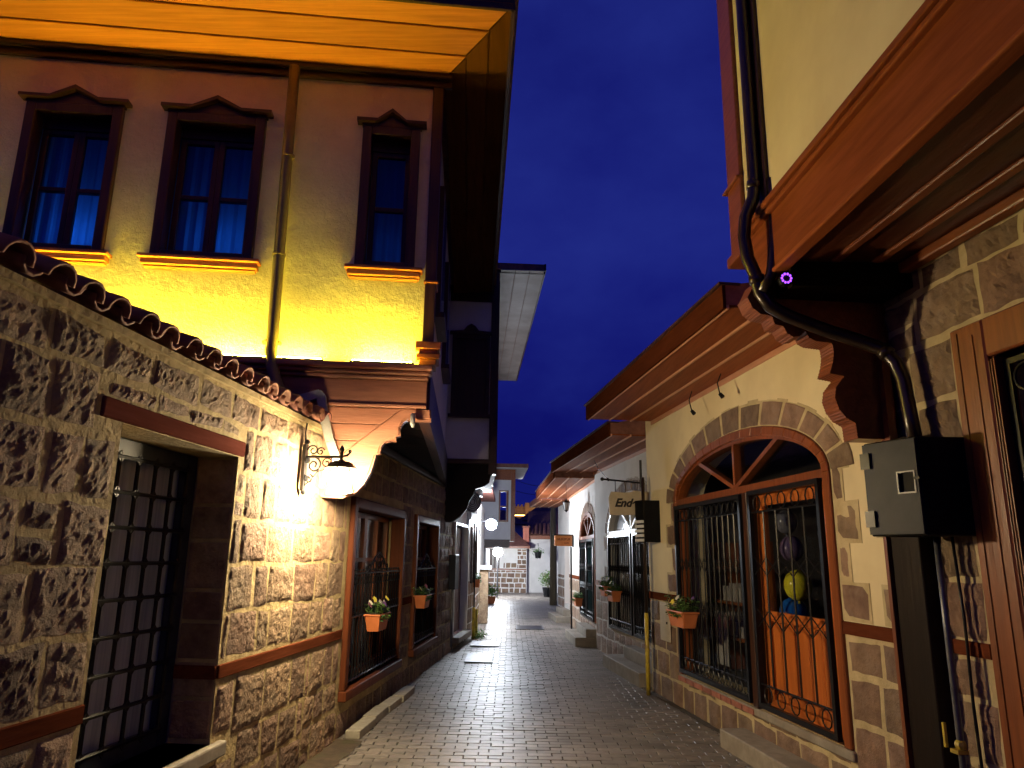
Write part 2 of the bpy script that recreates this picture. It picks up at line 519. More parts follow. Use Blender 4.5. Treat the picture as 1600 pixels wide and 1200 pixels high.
def wall_body(mb, fr, s0, s1, z0, z1, thick, holes=()):
    """holes: (sa, sb, z0, z_spring, rise)"""
    cuts = {s0, s1}
    for h in holes:
        cuts.add(h[0]); cuts.add(h[1])
        if h[4] > 0:
            n = 18
            c, a = (h[0] + h[1]) / 2, (h[1] - h[0]) / 2
            for i in range(1, n):
                cuts.add(c - a * math.cos(math.pi * i / n))
    cuts = sorted(x for x in cuts if s0 <= x <= s1)
    for a, b in zip(cuts, cuts[1:]):
        if b - a < 1e-5:
            continue
        mid = (a + b) / 2
        hs = [h for h in holes if h[0] < mid < h[1]]
        if not hs:
            mb.fbox(fr, a, b, z0, z1, -thick, 0)
            continue
        h = hs[0]
        if h[2] > z0:
            mb.fbox(fr, a, b, z0, h[2], -thick, 0)
        za, zb = arch_z(h, a), arch_z(h, b)
        if min(za, zb) < z1:
            mb.hexa([fr.p(a, za, -thick), fr.p(b, zb, -thick), fr.p(b, zb, 0), fr.p(a, za, 0),
                     fr.p(a, z1, -thick), fr.p(b, z1, -thick), fr.p(b, z1, 0), fr.p(a, z1, 0)])

_sseed = [0]
def stone_mesh(mb, fr, s0, s1, z0, z1, proud, rough, cell=0.05, jit=0.012, dome=0.4, sink=-0.0015):
    _sseed[0] += 1
    k = _sseed[0] * 3.17
    ns = max(3, min(24, int(round((s1 - s0) / cell))))
    nz = max(3, min(18, int(round((z1 - z0) / cell))))
    cj = [[random.uniform(-jit, jit) for _ in range(2)] for _ in range(4)]
    n0 = len(mb.v)
    pr = proud * random.uniform(0.55, 1.25)
    tilt_s, tilt_z = random.uniform(-1, 1) * rough * 0.6, random.uniform(-1, 1) * rough * 0.6
    for j in range(nz + 1):
        v = j / nz
        for i in range(ns + 1):
            u = i / ns
            ds = (cj[0][0] * (1 - u) + cj[1][0] * u) * (1 - v) + (cj[2][0] * (1 - u) + cj[3][0] * u) * v
            dz = (cj[0][1] * (1 - u) + cj[1][1] * u) * (1 - v) + (cj[2][1] * (1 - u) + cj[3][1] * u) * v
            s = s0 + (s1 - s0) * u + ds
            z = z0 + (z1 - z0) * v + dz
            edge = i in (0, ns) or j in (0, nz)
            if edge:
                w = noise.noise(Vector((s * 9, z * 9, k))) * jit * 0.9
                if i in (0, ns):
                    s += w
                if j in (0, nz):
                    z += w
                d = -sink
            else:
                e = min(u, 1 - u) * (s1 - s0)
                g = min(v, 1 - v) * (z1 - z0)
                lip = min(1.0, min(e, g) / 0.03)
                d = pr * (1 - dome + dome * lip)
                d += rough * 1.0 * noise.noise(Vector((s * 5, z * 5, k)))
                if cell < 0.03:
                    q1 = noise.voronoi(Vector((s * 13, z * 13, k)))[0]
                    d += rough * 1.5 * (q1[1] - q1[0] - 0.3)
                    q2 = noise.voronoi(Vector((s * 34, z * 34, k + 3)))[0]
                    d += rough * 0.8 * (q2[1] - q2[0] - 0.3)
                    d += rough * 0.5 * noise.noise(Vector((s * 60, z * 60, k)))
                else:
                    d += rough * 1.0 * (0.25 - abs(noise.noise(Vector((s * 11, z * 11, k + 5)))))
                    d += rough * 0.8 * (0.2 - abs(noise.noise(Vector((s * 24, z * 24, k + 9)))))
                d = max(d, 0.0)
                d += tilt_s * (u - 0.5) + tilt_z * (v - 0.5)
                d = max(d, 0.002)
            mb.v.append(fr.p(s, z, d))
    for j in range(nz):
        for i in range(ns):
            a = n0 + j * (ns + 1) + i
            mb.f.append((a, a + 1, a + ns + 2, a + ns + 1))

def minus(rect, holes):
    """trim a stone's rectangle so it clears the openings; None if nothing useful is left"""
    s0, s1, z0, z1 = rect
    for (a, b, c, d) in holes:
        if s1 <= a or s0 >= b or z1 <= c or z0 >= d:
            continue
        opts = []
        if a - s0 > 0.07:
            opts.append((s0, a, z0, z1))
        if s1 - b > 0.07:
            opts.append((b, s1, z0, z1))
        if c - z0 > 0.06:
            opts.append((s0, s1, z0, c))
        if z1 - d > 0.06:
            opts.append((s0, s1, d, z1))
        if not opts:
            return None
        s0, s1, z0, z1 = max(opts, key=lambda q: (q[1] - q[0]) * (q[3] - q[2]))
    return (s0, s1, z0, z1)

def lay_stones(parent, fr, s0, s1, z0, z1, holes, mat, rowh=(0.2, 0.3), width=(0.2, 0.42), gap=0.022, proud=0.03, rough=0.012,
               cell=0.05, jit=0.012, far=False, joined=None, dome=0.4):
    z = z0
    n = 0
    while z < z1 - 0.07:
        h = random.uniform(*rowh)
        if z1 - (z + h) < 0.09:
            h = z1 - z
        s = s0 - random.uniform(0, 0.15)
        while s < s1 - 0.03:
            w = random.uniform(*width)
            e = min(s + w, s1)
            if s1 - e < 0.08:
                e = s1
            a = max(s, s0)
            sub = [(a, e, z, z + h)]
            if h > 0.25 and random.random() < 0.15 and e - a < 0.32:
                m_ = z + h * random.uniform(0.4, 0.6)
                sub = [(a, e, z, m_), (a, e, m_, z + h)]
            for q in sub:
                r = minus(q, holes)
                if r and r[1] - r[0] > 0.06 and r[3] - r[2] > 0.06:
                    g = gap * random.uniform(0.7, 1.3) / 2
                    mb = joined if joined is not None else MB()
                    stone_mesh(mb, fr, r[0] + g, r[1] - g, r[2] + g, r[3] - g, proud, rough, cell, jit, dome)
                    if joined is None:
                        mb.build("stone", mat, parent, smooth=not far and cell >= 0.03, fix=False)
                    n += 1
            s = e
        z += h
    return n

def sheet_stones_ok(ob):
    return ob

# ------------------------------------------------------------------ the setting: ground and street
g = MB(); g.quad(Vector((-400, -200, -0.08)), Vector((400, -200, -0.08)), Vector((400, 600, -0.08)), Vector((-400, 600, -0.08)))
gr = g.build("ground", M_GROUND, kind='structure')
L1 = street_frame(-1.59, 6.17, 6.0, 1)
L2 = street_frame(-1.59, 6.17, 4.7, 1)
A = street_frame(2.06, 7.51, -6.9, -1)
B = street_frame(1.6, 14.1, -6.9, -1)
C = street_frame(1.66, 14.1, -1.8, -1)
D = street_frame(1.62, 18.9, -4.0, -1)
L3 = street_frame(-1.0, 13.3, 5.0, 1)

st = MB(); st.quad(Vector((-3.2, -3, -0.0105)), Vector((3.8, -3, -0.0105)), Vector((3.8, 36.2, -0.0105)), Vector((-3.2, 36.2, -0.0105)))
street = st.build("street", M_SAND, kind='structure')
def in_street(x, y):
    lx = L1.p(y, 0).x if y < 6.2 else (L2.p(y, 0).x if y < 13.3 else (-1.0 + min(1.0, (y - 13.3) / 3) * 0.2))
    rx = A.p(y, 0).x if y < 9.65 else (B.p(y, 0).x if y < 14 else (C.p(y, 0).x if y < 19 else 2.6))
    if y > 24:
        lx -= 1.6
    return lx - 0.1 < x < rx + 0.1
near, rest = [], MB()
def paver(mb, cx, cy, bx, by, zt, tx, ty, ang):
    c = 0.0015
    ca, sa = math.cos(ang), math.sin(ang)
    def P(u, v, z):
        return (cx + u * ca - v * sa, cy + u * sa + v * ca, z + u * tx + v * ty)
    n = len(mb.v)
    a, b = bx / 2, by / 2
    mb.v += [P(-a, -b, -0.012 + zt * 0), P(a, -b, -0.012), P(a, b, -0.012), P(-a, b, -0.012),
             P(-a, -b, zt - c), P(a, -b, zt - c), P(a, b, zt - c), P(-a, b, zt - c),
             P(-a + c, -b + c, zt), P(a - c, -b + c, zt), P(a - c, b - c, zt), P(-a + c, b - c, zt)]
    for q in ((0, 1, 5, 4), (1, 2, 6, 5), (2, 3, 7, 6), (3, 0, 4, 7), (4, 5, 9, 8), (5, 6, 10, 9), (6, 7, 11, 10), (7, 4, 8, 11), (8, 9, 10, 11)):
        mb.f.append(tuple(n + i for i in q))
row = 0
y = 3.0
cells = []
while y < 35.8:
    x = -3.1 + (0.102 if row % 2 else 0) + random.uniform(-0.012, 0.012)
    while x < 3.7:
        if in_street(x, y):
            zt = random.uniform(-0.0018, 0.0018) - 0.002 + 0.006 * noise.noise(Vector((x * 0.9, y * 0.9, 0)))
            cells.append((x + random.uniform(-.002, .002), y + random.uniform(-.002, .002) + 0.01 * math.sin(x * 1.3 + y), 0.194 + random.uniform(-.003, .002),
                          0.0945 + random.uniform(-.002, .001), zt, random.uniform(-.010, .010), random.uniform(-.016, .016), random.uniform(-.018, .018)))
        x += 0.204
    y += 0.1035
    row += 1
vis = [c for c in cells if c[1] > 6.05]
vis_set = set(id(c) for c in vis[:290])
for c in cells:
    if id(c) in vis_set:
        m_ = MB(); paver(m_, *c)
        m_.build("paver", M_PAVER, street, fix=False)
    else:
        paver(rest, *c)
rest.build("paving", M_PAVER, street, fix=False, kind='stuff')

# ------------------------------------------------------------------ left: garden wall with door, tile coping
wall = thing("stone_wall", "rough brown stone wall with yellow mortar, barred door and terracotta tile coping", "wall", (-1.9, 3.5, 0))
DOOR = (3.47, 4.67, 0.50, 2.2, 0)
mb = MB(); wall_body(mb, L1, 0.8, 6.95, -0.05, 2.61, 0.42, [DOOR])
mb.build("mortar_bed", M_MORTAR_L, wall)
hl = [(DOOR[0] - .01, DOOR[1] + .01, DOOR[2], DOOR[3] + 0.02), (3.28, 4.74, 2.2, 2.31), (0.8, 3.47, 0.845, 0.955), (4.67, 6.93, 0.845, 0.955), (3.3, 4.9, 0.38, 0.52),
      (6.88, 9.4, 0.3, 2.2)]
lay_stones(wall, L1, 1.5, 6.12, -0.03, 0.85, hl, M_STONE_L, (0.25, 0.34), (0.26, 0.5), 0.034, 0.013, 0.0075, 0.018, 0.014, dome=0.7)
lay_stones(wall, L1, 6.12, 6.9, -0.03, 0.85, hl, M_STONE_L, (0.22, 0.31), (0.2, 0.36), 0.034, 0.014, 0.010, 0.02, 0.014, dome=0.7)
lay_stones(wall, L1, 1.9, 6.9, 0.95, 2.59, hl, M_STONE_L, (0.24, 0.33), (0.20, 0.48), 0.036, 0.013, 0.0075, 0.018, 0.015, dome=0.7)
for a, b in ((0.9, 3.47), (4.67, 6.93)):
    m_ = MB(); m_.fbox(L1, a, b, 0.86, 0.94, -0.05, 0.012)
    bevel(m_.build("tie_beam", M_WOOD_BAND, wall), 0.005)
# reveal bands of the beam inside the door niche
m_ = MB(); m_.fbox(L1, 4.645, 4.668, 0.862, 0.938, -0.27, -0.002); m_.build("tie_beam", M_WOOD_BAND, wall)
m_ = MB(); m_.fbox(L1, 3.30, 4.72, 2.205, 2.30, -0.10, 0.018)
bevel(m_.build("door_lintel", wood("mauve_painted_lintel", (0.115, 0.036, 0.028), (0.15, 0.05, 0.04), rough=0.6, spec=0.0), wall), 0.006)
m_ = MB(); m_.fbox(L1, 3.38, 4.80, 0.415, 0.50, -0.30, 0.045)
bevel(m_.build("door_threshold", M_STEPSTONE, wall), 0.012, 2)
# reveal stones on the far jamb
zz = 0.52
while zz < 2.15:
    h = min(random.uniform(0.17, 0.30), 2.19 - zz)
    m_ = MB(); m_.fbox(L1, 4.655, 4.68, zz + 0.012, zz + h - 0.012, -0.255, -0.012)
    bevel(m_.build("stone", M_STONE_L, wall), 0.006)
    zz += h
# barred door leaf
dl = MB(); dl.fbox(L1, 3.50, 4.62, 0.51, 2.17, -0.345, -0.325)
door = dl.build("door", M_FROST, wall)
fm = MB()
for a, b, c, d in ((3.475, 3.545, 0.505, 2.195), (4.55, 4.655, 0.505, 2.195)):
    fm.fbox(L1, a, b, c, d, -0.32, -0.262)
fm.fbox(L1, 3.545, 4.55, 2.10, 2.195, -0.32, -0.262)
fm.fbox(L1, 3.545, 4.55, 0.505, 0.60, -0.32, -0.262)
bevel(fm.build("door_frame", M_IRON_B, door), 0.004)
gm = MB()
cw, rh = 0.168, 0.187
xs = [3.545 + cw * i for i in range(7)]
zs = [0.60 + rh * i for i in range(9)]
for x in xs:
    gm.tube([L1.p(x, 0.58, -0.268), L1.p(x, 2.12, -0.268)], 0.012, 5)
for z in zs:
    gm.tube([L1.p(3.54, z, -0.262), L1.p(4.56, z, -0.262)], 0.012, 5)
q = 0.034
for x in xs:
    for z in zs:
        gm.prism([L1.p(x - q, z, -0.272), L1.p(x, z - q, -0.272), L1.p(x + q, z, -0.272), L1.p(x, z + q, -0.272)], L1.out * 0.014)
gm.build("door_grille", M_IRON, door)
# tile coping
def tile_mesh(mb, c, along, up, r0, r1, length, nseg=7, th=0.013, flip=1):
    """half-round tile: c end centre, along its axis direction, up its outward direction"""
    c, along, up = Vector(c), Vector(along).normalized(), Vector(up).normalized()
    side = along.cross(up).normalized()
    for rr_off, rev in ((0, False),):
        rings = []
        for (t, rad) in ((0, r0), (1, r1)):
            for rad2 in (rad, rad - th):
                rings.append([c + along * length * t + side * rad2 * math.cos(math.pi * k / nseg) + up * flip * rad2 * math.sin(math.pi * k / nseg) for k in range(nseg + 1)])
        n = len(mb.v)
        m = nseg + 1
        for rg in rings:
            mb.v += rg
        for k in range(nseg):
            mb.f.append((n + k, n + k + 1, n + 2 * m + k + 1, n + 2 * m + k))
            mb.f.append((n + m + k, n + m + k + 1, n + 3 * m + k + 1, n + 3 * m + k))
            mb.f.append((n + k, n + k + 1, n + m + k + 1, n + m + k))
            mb.f.append((n + 2 * m + k, n + 2 * m + k + 1, n + 3 * m + k + 1, n + 3 * m + k))
        for k in (0, nseg):
            mb.f.append((n + k, n + m + k, n + 3 * m + k, n + 2 * m + k))
mb = MB(); mb.fbox(L1, 0.8, 6.1, 2.612, 2.65, -0.42, 0.02); mb.build("coping_bed", M_MORTAR_L, wall)
pitch = R(20)
ax = -L1.out * math.cos(pitch) + Vector((0, 0, math.sin(pitch)))
upv = L1.out * math.sin(pitch) + Vector((0, 0, math.cos(pitch)))
s = 1.55
while s < 6.02:
    j = random.uniform(-0.012, 0.012)
    m_ = MB(); tile_mesh(m_, L1.p(s + j, 2.675, 0.075 + j), ax, upv, 0.082, 0.070, 0.34)
    m_.build("roof_tile", M_TILE, wall, smooth=True)
    m_ = MB(); tile_mesh(m_, L1.p(s + 0.105 + j, 2.715, 0.062 + j), ax, upv, 0.066, 0.060, 0.34, nseg=5, flip=-1)
    m_.build("roof_tile", M_TILE, wall, smooth=True)
    s += 0.212
s = 1.3
while s < 5.9:
    m_ = MB(); tile_mesh(m_, L1.p(s, 2.775 + random.uniform(-.004, .004), -0.27), (L1.dv * 1.0).normalized() + Vector((0, 0, random.uniform(0.0, 0.02))), (0, 0, 1), 0.105, 0.09, 0.45)
    m_.build("ridge_tile", M_TILE, wall, smooth=True)
    s += 0.41

# ------------------------------------------------------------------ left: jettied house
house = thing("jettied_house", "white plastered house jettied over the lane with yellow uplights and wide pine eave", "house", (-1.9, 8.0, 0))
FA = cross_frame(-1.6, 6.12, 6.0)        # facade facing the camera
SA = street_frame(-0.76, 6.21, -3.3, 1)  # jetty side facing the lane
def side_x(y, d=0):
    return SA.p(y, 0, d)
# upper facade plaster
def up_window(parent, fr, a, b, z0, z1, glow, nsash=2, closed=False, narrow=False):
    """timber window in an upper wall; a-b, z0-z1 is the outer frame"""
    fw, fdep = 0.085, 0.055
    m = MB()
    m.fbox(fr, a, a + fw, z0, z1, -0.10, fdep)
    m.fbox(fr, b - fw, b, z0, z1, -0.10, fdep)
    m.fbox(fr, a + fw, b - fw, z1 - fw, z1, -0.10, fdep)
    m.fbox(fr, a + fw, b - fw, z0, z0 + 0.06, -0.10, fdep)
    win = bevel(m.build("window", M_WOOD_DZ, parent), 0.006)
    # pediment
    c, e = (a + b) / 2, 0.055
    pk = 0.15
    w2 = (b - a) * 0.25
    pts = [(a - 0.01, z1 + .002), (b + 0.01, z1 + .002), (b + 0.01, z1 + 0.025), (c + w2, z1 + 0.025), (c, z1 + pk - .03), (c - w2, z1 + 0.025), (a - 0.01, z1 + 0.025)]
    m = MB(); m.prism([fr.p(x, z, 0.0) for x, z in pts], fr.out * 0.05)
    m.build("pediment", M_WOOD_DX, win)
    top = [(a - e, z1 + 0.027), (c - w2 - .01, z1 + 0.027), (c, z1 + pk - .02), (c + w2 + .01, z1 + 0.027), (b + e, z1 + 0.027),
           (b + e, z1 + 0.057), (c + w2, z1 + 0.057), (c, z1 + pk + 0.018), (c - w2, z1 + 0.057), (a - e, z1 + 0.057)]
    m = MB(); m.prism([fr.p(x, z, 0.0) for x, z in top], fr.out * 0.10)
    m.build("pediment_moulding", M_WOOD_DX, win)
    # sill
    m = MB()
    m.fbox(fr, a - 0.075, b + 0.075, z0 - 0.035, z0 - .002, 0.0, 0.115)
    m.fbox(fr, a - 0.055, b + 0.055, z0 - 0.085, z0 - 0.037, 0.0, 0.085)
    m.fbox(fr, a - 0.04, b + 0.04, z0 - 0.105, z0 - 0.087, 0.0, 0.055)
    bevel(m.build("sill", M_WOOD_O, win), 0.006)
    # sashes
    ia, ib, iz0, iz1 = a + fw, b - fw, z0 + 0.06, z1 - fw
    dd0, dd1 = -0.16, -0.115
    m = MB()
    m.fbox(fr, ia, ib, iz1 - 0.09, iz1, -0.16, -0.1)   # head board
    tw = 0.05
    n = nsash
    sw = (ib - ia) / n
    panes = []
    for k in range(n):
        p, q = ia + k * sw, ia + (k + 1) * sw
        t0, t1 = iz0, iz1 - 0.09
        m.fbox(fr, p, p + tw, t0, t1, dd0, dd1)
        m.fbox(fr, q - tw, q, t0, t1, dd0, dd1)
        m.fbox(fr, p + tw, q - tw, t0, t0 + tw, dd0, dd1)
        m.fbox(fr, p + tw, q - tw, t1 - tw, t1, dd0, dd1)
        zm = t0 + (t1 - t0) * 0.5
        m.fbox(fr, p + tw, q - tw, zm - 0.022, zm + 0.022, dd0, dd1)
        panes += [(p + tw, q - tw, t0 + tw, zm - 0.022), (p + tw, q - tw, zm + 0.022, t1 - tw)]
    bevel(m.build("sash", M_WOOD_DZ, win), 0.004)
    for (p, q, t0, t1) in panes:
        m = MB(); m.fbox(fr, p - .005, q + .005, t0 - .005, t1 + .005, -0.142, -0.136)
        m.build("pane", M_GLASS_UP, win)
    # room behind and curtain
    m = MB()
    r0 = -0.95
    A_, B_ = a - 0.0, b + 0.0
    m.quad(fr.p(A_, z0, r0), fr.p(B_, z0, r0), fr.p(B_, z1, r0), fr.p(A_, z1, r0))
    for x in (A_, B_):
        m.quad(fr.p(x, z0, r0), fr.p(x, z0, -0.165), fr.p(x, z1, -0.165), fr.p(x, z1, r0))
    for z in (z0, z1):
        m.quad(fr.p(A_, z, r0), fr.p(B_, z, r0), fr.p(B_, z, -0.165), fr.p(A_, z, -0.165))
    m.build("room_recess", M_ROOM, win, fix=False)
    m = MB()
    nseg = 36
    for k in range(nseg):
        u0, u1 = k / nseg, (k + 1) / nseg
        f = lambda u: 0.022 * math.sin(u * (b - a) * 58 + a * 7) + 0.012 * math.sin(u * (b - a) * 23 + 1)
        P = lambda u, z: fr.p(a + 0.01 + (b - a - 0.02) * u, z, -0.27 + f(u))
        m.quad(P(u0, z0 + .02), P(u1, z0 + .02), P(u1, z1 - .02), P(u0, z1 - .02))
    m.build("curtain", M_CURTAIN, win, smooth=True, fix=False)
    if glow > 0:
        ld = bpy.data.lights.new("room_glow", 'POINT')
        ld.energy = glow
        ld.color = (0.12, 0.40, 1.0)
        ld.shadow_soft_size = 0.07
        lo = bpy.data.objects.new("room_glow", ld)
        COL.objects.link(lo)
        lo.location = fr.p((a + b) / 2 + 0.05, z0 + 0.28, -0.55)
    return win

W1 = (-4.38, -3.56, 4.10, 5.51)
W2 = (-3.17, -2.31, 4.10, 5.51)
W3 = (-1.43, -0.90, 4.10, 5.51)
holes = [(a, b, c, d, 0) for a, b, c, d in (W1, W2, W3)]
FX1 = -0.80
mb = MB(); wall_body(mb, FA, -6.5, FX1, 3.20, 6.10, 0.15, holes); mb.build("plaster_wall", M_PLASTER_L, house)
up_window(house, FA, *W1, 3.6)
up_window(house, FA, *W2, 2.2)
up_window(house, FA, *W3, 0.35, nsash=1)
# side wall of the jetty up the lane
mb = MB(); mb.fbox(SA, 6.23, 12.2, 3.20, 6.1, -0.15, 0); mb.build("side_wall", M_PLASTER_L, house)
for (ya, yb) in ((7.2, 8.0), (9.3, 10.1)):
    m = MB(); m.fbox(SA, ya, yb, 4.05, 5.5, 0.002, 0.06)
    w_ = m.build("window", M_WOOD_DZ, house)
    m = MB(); m.fbox(SA, ya + .08, yb - .08, 4.13, 5.4, 0.062, 0.066); m.build("pane", M_GLASS, w_)
    m = MB(); m.fbox(SA, ya - .06, yb + .06, 3.99, 4.045, 0.002, 0.11); m.build("sill", M_WOOD_DZ, w_)
# corner post with capital and base
m = MB(); m.fbox(FA, FX1 + .002, -0.70, 3.42, 6.10, -0.2, 0.035)
bevel(m.build("corner_post", M_WOOD_DZ, house), 0.005)
for i, (z0, z1, e) in enumerate(((3.22, 3.27, .03), (3.27, 3.315, .055), (3.315, 3.355, .035), (3.355, 3.42, .065), (3.98, 4.005, 0.02))):
    m = MB(); m.fbox(FA, FX1 - e + .01, -0.70 + e, z0, z1 - .002, -0.2, 0.038 + e)
    bevel(m.build("post_base" if i < 4 else "post_ring", M_WOOD_R, house), 0.006)
m = MB(); m.fbox(FA, -6.4, -0.62, 5.98, 6.10, 0.002, 0.045); bevel(m.build("frieze_board", M_WOOD_DX, house), 0.006)
m = MB(); m.fbox(FA, -6.4, -0.62, 6.045, 6.10, 0.047, 0.10); bevel(m.build("frieze_moulding", M_WOOD_DX, house), 0.01)
# ledge mouldings beneath the plaster
m = MB()
m.fbox(FA, -6.4, -0.70, 3.15, 3.195, -0.15, 0.15)
m.fbox(FA, -6.4, -0.715, 3.115, 3.148, -0.15, 0.105)
m.fbox(FA, -6.4, -0.73, 3.08, 3.113, -0.15, 0.065)
bevel(m.build("ledge_moulding", M_WOOD_P, house), 0.008)
m = MB(); m.fbox(FA, -6.4, -0.74, 2.865, 3.078, -0.12, 0.022); bevel(m.build("jetty_board", M_WOOD_P, house), 0.004)
m = MB(); m.fbox(FA, -6.4, -0.738, 2.835, 2.863, -0.12, 0.04); bevel(m.build("jetty_bead", M_WOOD_P, house), 0.006)
# LED bars on the ledge
for (a, b) in ((-4.95, -3.95), (-3.85, -2.80), (-2.70, -1.62), (-1.40, -0.86)):
    m = MB(); m.fbox(FA, a, b, 3.1965, 3.212, 0.095, 0.135)
    bar = m.build("light_bar", M_IRON, house)
    m = MB(); m.fbox(FA, a + .02, b - .02, 3.2125, 3.220, 0.104, 0.127)
    m.build("light_strip", M_LED, bar)
# end panel under the jetty with the ogee edge: boards cut by the profile
ogee = [(-0.70, 2.83), (-0.695, 2.74), (-0.86, 2.735), (-0.90, 2.74), (-0.93, 2.715), (-0.955, 2.66), (-0.95, 2.60), (-0.985, 2.585), (-0.985, 2.555), (-1.03, 2.555),
        (-1.08, 2.535), (-1.105, 2.50), (-1.115, 2.44), (-1.145, 2.43), (-1.16, 2.36), (-1.185, 2.27), (-1.235, 2.17), (-1.30, 2.10), (-1.40, 2.055), (-1.57, 2.06)]
def ogee_x_right(z):
    """outer (lane side) edge of the profile at height z"""
    best = None
    for (x0, z0), (x1, z1) in zip(ogee, ogee[1:]):
        lo, hi = min(z0, z1), max(z0, z1)
        if lo <= z <= hi and hi - lo > 1e-6:
            x = x0 + (x1 - x0) * (z - z0) / (z1 - z0)
            best = x if best is None else max(best, x)
    return best if best is not None else -1.57
pan = ogee + [(-1.60, 2.10), (-1.63, 2.62), (-1.9, 2.62), (-1.9, 2.83)]
m = MB(); m.prism([FA.p(x, z, -0.004) for x, z in pan], -FA.out * 0.11)
endp = m.build("end_panel", M_WOOD_P, house)
# visible board joints: slim boards laid over the panel backing
def board(poly):
    m = MB(); m.prism([FA.p(x, z, -0.003) for x, z in poly], FA.out * 0.012)
    bevel(m.build("board", M_WOOD_P, endp), 0.003)
board([(-1.62, 2.69), (-1.12, 2.69), (-0.955, 2.828), (-1.62, 2.828)])
board([(-1.615, 2.545), (-1.29, 2.545), (-1.127, 2.684), (-1.615, 2.684)])
board([(-1.61, 2.40), (-1.46, 2.40), (-1.297, 2.539), (-1.61, 2.539)])
board([(-1.60, 2.13), (-1.56, 2.12), (-1.47, 2.394), (-1.605, 2.394)])
board([(-0.945, 2.828), (-0.71, 2.828), (-0.705, 2.75), (-0.90, 2.748), (-0.94, 2.73), (-0.968, 2.66), (-0.965, 2.60), (-1.0, 2.57), (-1.08, 2.55), (-1.12, 2.50),
       (-1.13, 2.44), (-1.16, 2.42), (-1.175, 2.36), (-1.2, 2.27), (-1.25, 2.175), (-1.31, 2.115), (-1.40, 2.075), (-1.55, 2.08), (-1.462, 2.392)])
# dark soffit boards under the jetty along the lane
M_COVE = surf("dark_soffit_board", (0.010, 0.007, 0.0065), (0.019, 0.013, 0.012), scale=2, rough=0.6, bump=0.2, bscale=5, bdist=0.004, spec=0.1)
yy = 6.26
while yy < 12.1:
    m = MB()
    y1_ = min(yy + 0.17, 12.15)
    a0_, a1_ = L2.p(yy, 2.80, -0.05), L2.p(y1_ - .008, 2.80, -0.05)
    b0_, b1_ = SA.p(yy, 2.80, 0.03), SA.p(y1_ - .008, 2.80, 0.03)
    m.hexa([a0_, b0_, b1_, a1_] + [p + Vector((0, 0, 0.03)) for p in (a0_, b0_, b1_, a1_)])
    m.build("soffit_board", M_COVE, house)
    yy = y1_
m = MB(); m.fbox(L2, 6.98, 12.1, 2.70, 2.785, -0.03, 0.05); bevel(m.build("wall_plate", M_WOOD_D, house), 0.006)
m = MB(); m.fbox(SA, 6.24, 12.2, 2.74, 3.19, -0.05, 0.045); m.build("side_board", M_WOOD_D, house)
# little hook light under the panel
m = MB(); m.tube([FA.p(-0.85, 2.78, 0.05), FA.p(-0.85, 2.70, 0.06), FA.p(-0.845, 2.66, 0.07)], [0.02, 0.024, 0.012], 8); m.build("spot_fitting", M_FLASH, house, smooth=True)
# eave: boards on the camera side, on the lane side, mitred at the corner
EZ = 6.10
FO, SO = 1.03, 0.70       # overhangs
def eave_corner(d):
    """corner point of an eave line at fraction d (0 at wall, 1 at outer edge)"""
    a_ = FA.p(-0.70, EZ, 0)
    return a_ + (Vector((-0.03, 5.25, EZ)) - a_) * d
DD = [0.0, 0.34, 0.67, 1.0]
for k in range(3):
    d0, d1 = DD[k], DD[k + 1]
    c0, c1 = eave_corner(d0), eave_corner(d1)
    m = MB()
    zt = EZ + 0.016 * k
    P = [FA.p(-6.5, zt, FO * d0 + 0.006), Vector((c0.x, c0.y - 0.006, zt)), Vector((c1.x, c1.y, zt)), FA.p(-6.5, zt, FO * d1)]
    m.hexa(P + [p + Vector((0, 0, 0.02)) for p in P])
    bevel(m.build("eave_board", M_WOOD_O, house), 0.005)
    m = MB()
    e0 = SA.p(12.1, zt, SO * d0 + 0.05)
    e1 = SA.p(12.1, zt, SO * d1 + 0.05)
    P = [Vector((c0.x + 0.004, c0.y + 0.01, zt)), e0, e1, Vector((c1.x, c1.y + 0.012, zt))]
    m.hexa(P + [p + Vector((0, 0, 0.02)) for p in P])
    bevel(m.build("eave_board", M_WOOD_SHADE, house), 0.005)
c1 = eave_corner(1.0)
m = MB()
P = [FA.p(-6.5, EZ - 0.02, FO), Vector((c1.x, c1.y, EZ - 0.02)), Vector((c1.x, c1.y + .03, EZ - 0.02)), FA.p(-6.5, EZ - 0.02, FO - 0.03)]
m.hexa([p for p in P] + [p + Vector((0, 0, 0.2)) for p in P])
e1 = SA.p(12.1, EZ - 0.02, SO + 0.05)
P = [Vector((c1.x - .02, c1.y + .001, EZ - 0.02)), e1 + Vector((-.03, 0, 0)), e1, Vector((c1.x + .012, c1.y, EZ - 0.02))]
m.hexa([p for p in P] + [p + Vector((0, 0, 0.2)) for p in P])
m.build("fascia", M_WOOD_D, house)
# roof above
m = MB()
m.prism([FA.p(-6.6, EZ + 0.20, FO + .05), Vector((c1.x + .05, c1.y - .05, EZ + 0.20)), SA.p(12.2, EZ + 0.2, SO + .1), Vector((-7.5, 12.6, EZ + 0.2))], (0, 0, 0.08))
m.prism([FA.p(-5.8, EZ + 0.28, FO - .8), Vector((c1.x - .8, c1.y + .8, EZ + 0.28)), SA.p(12.0, EZ + 0.28, SO - .8), Vector((-6.5, 12.2, EZ + 0.28))], (0, 0, 0.4))
m.build("roof", M_TILE, house)
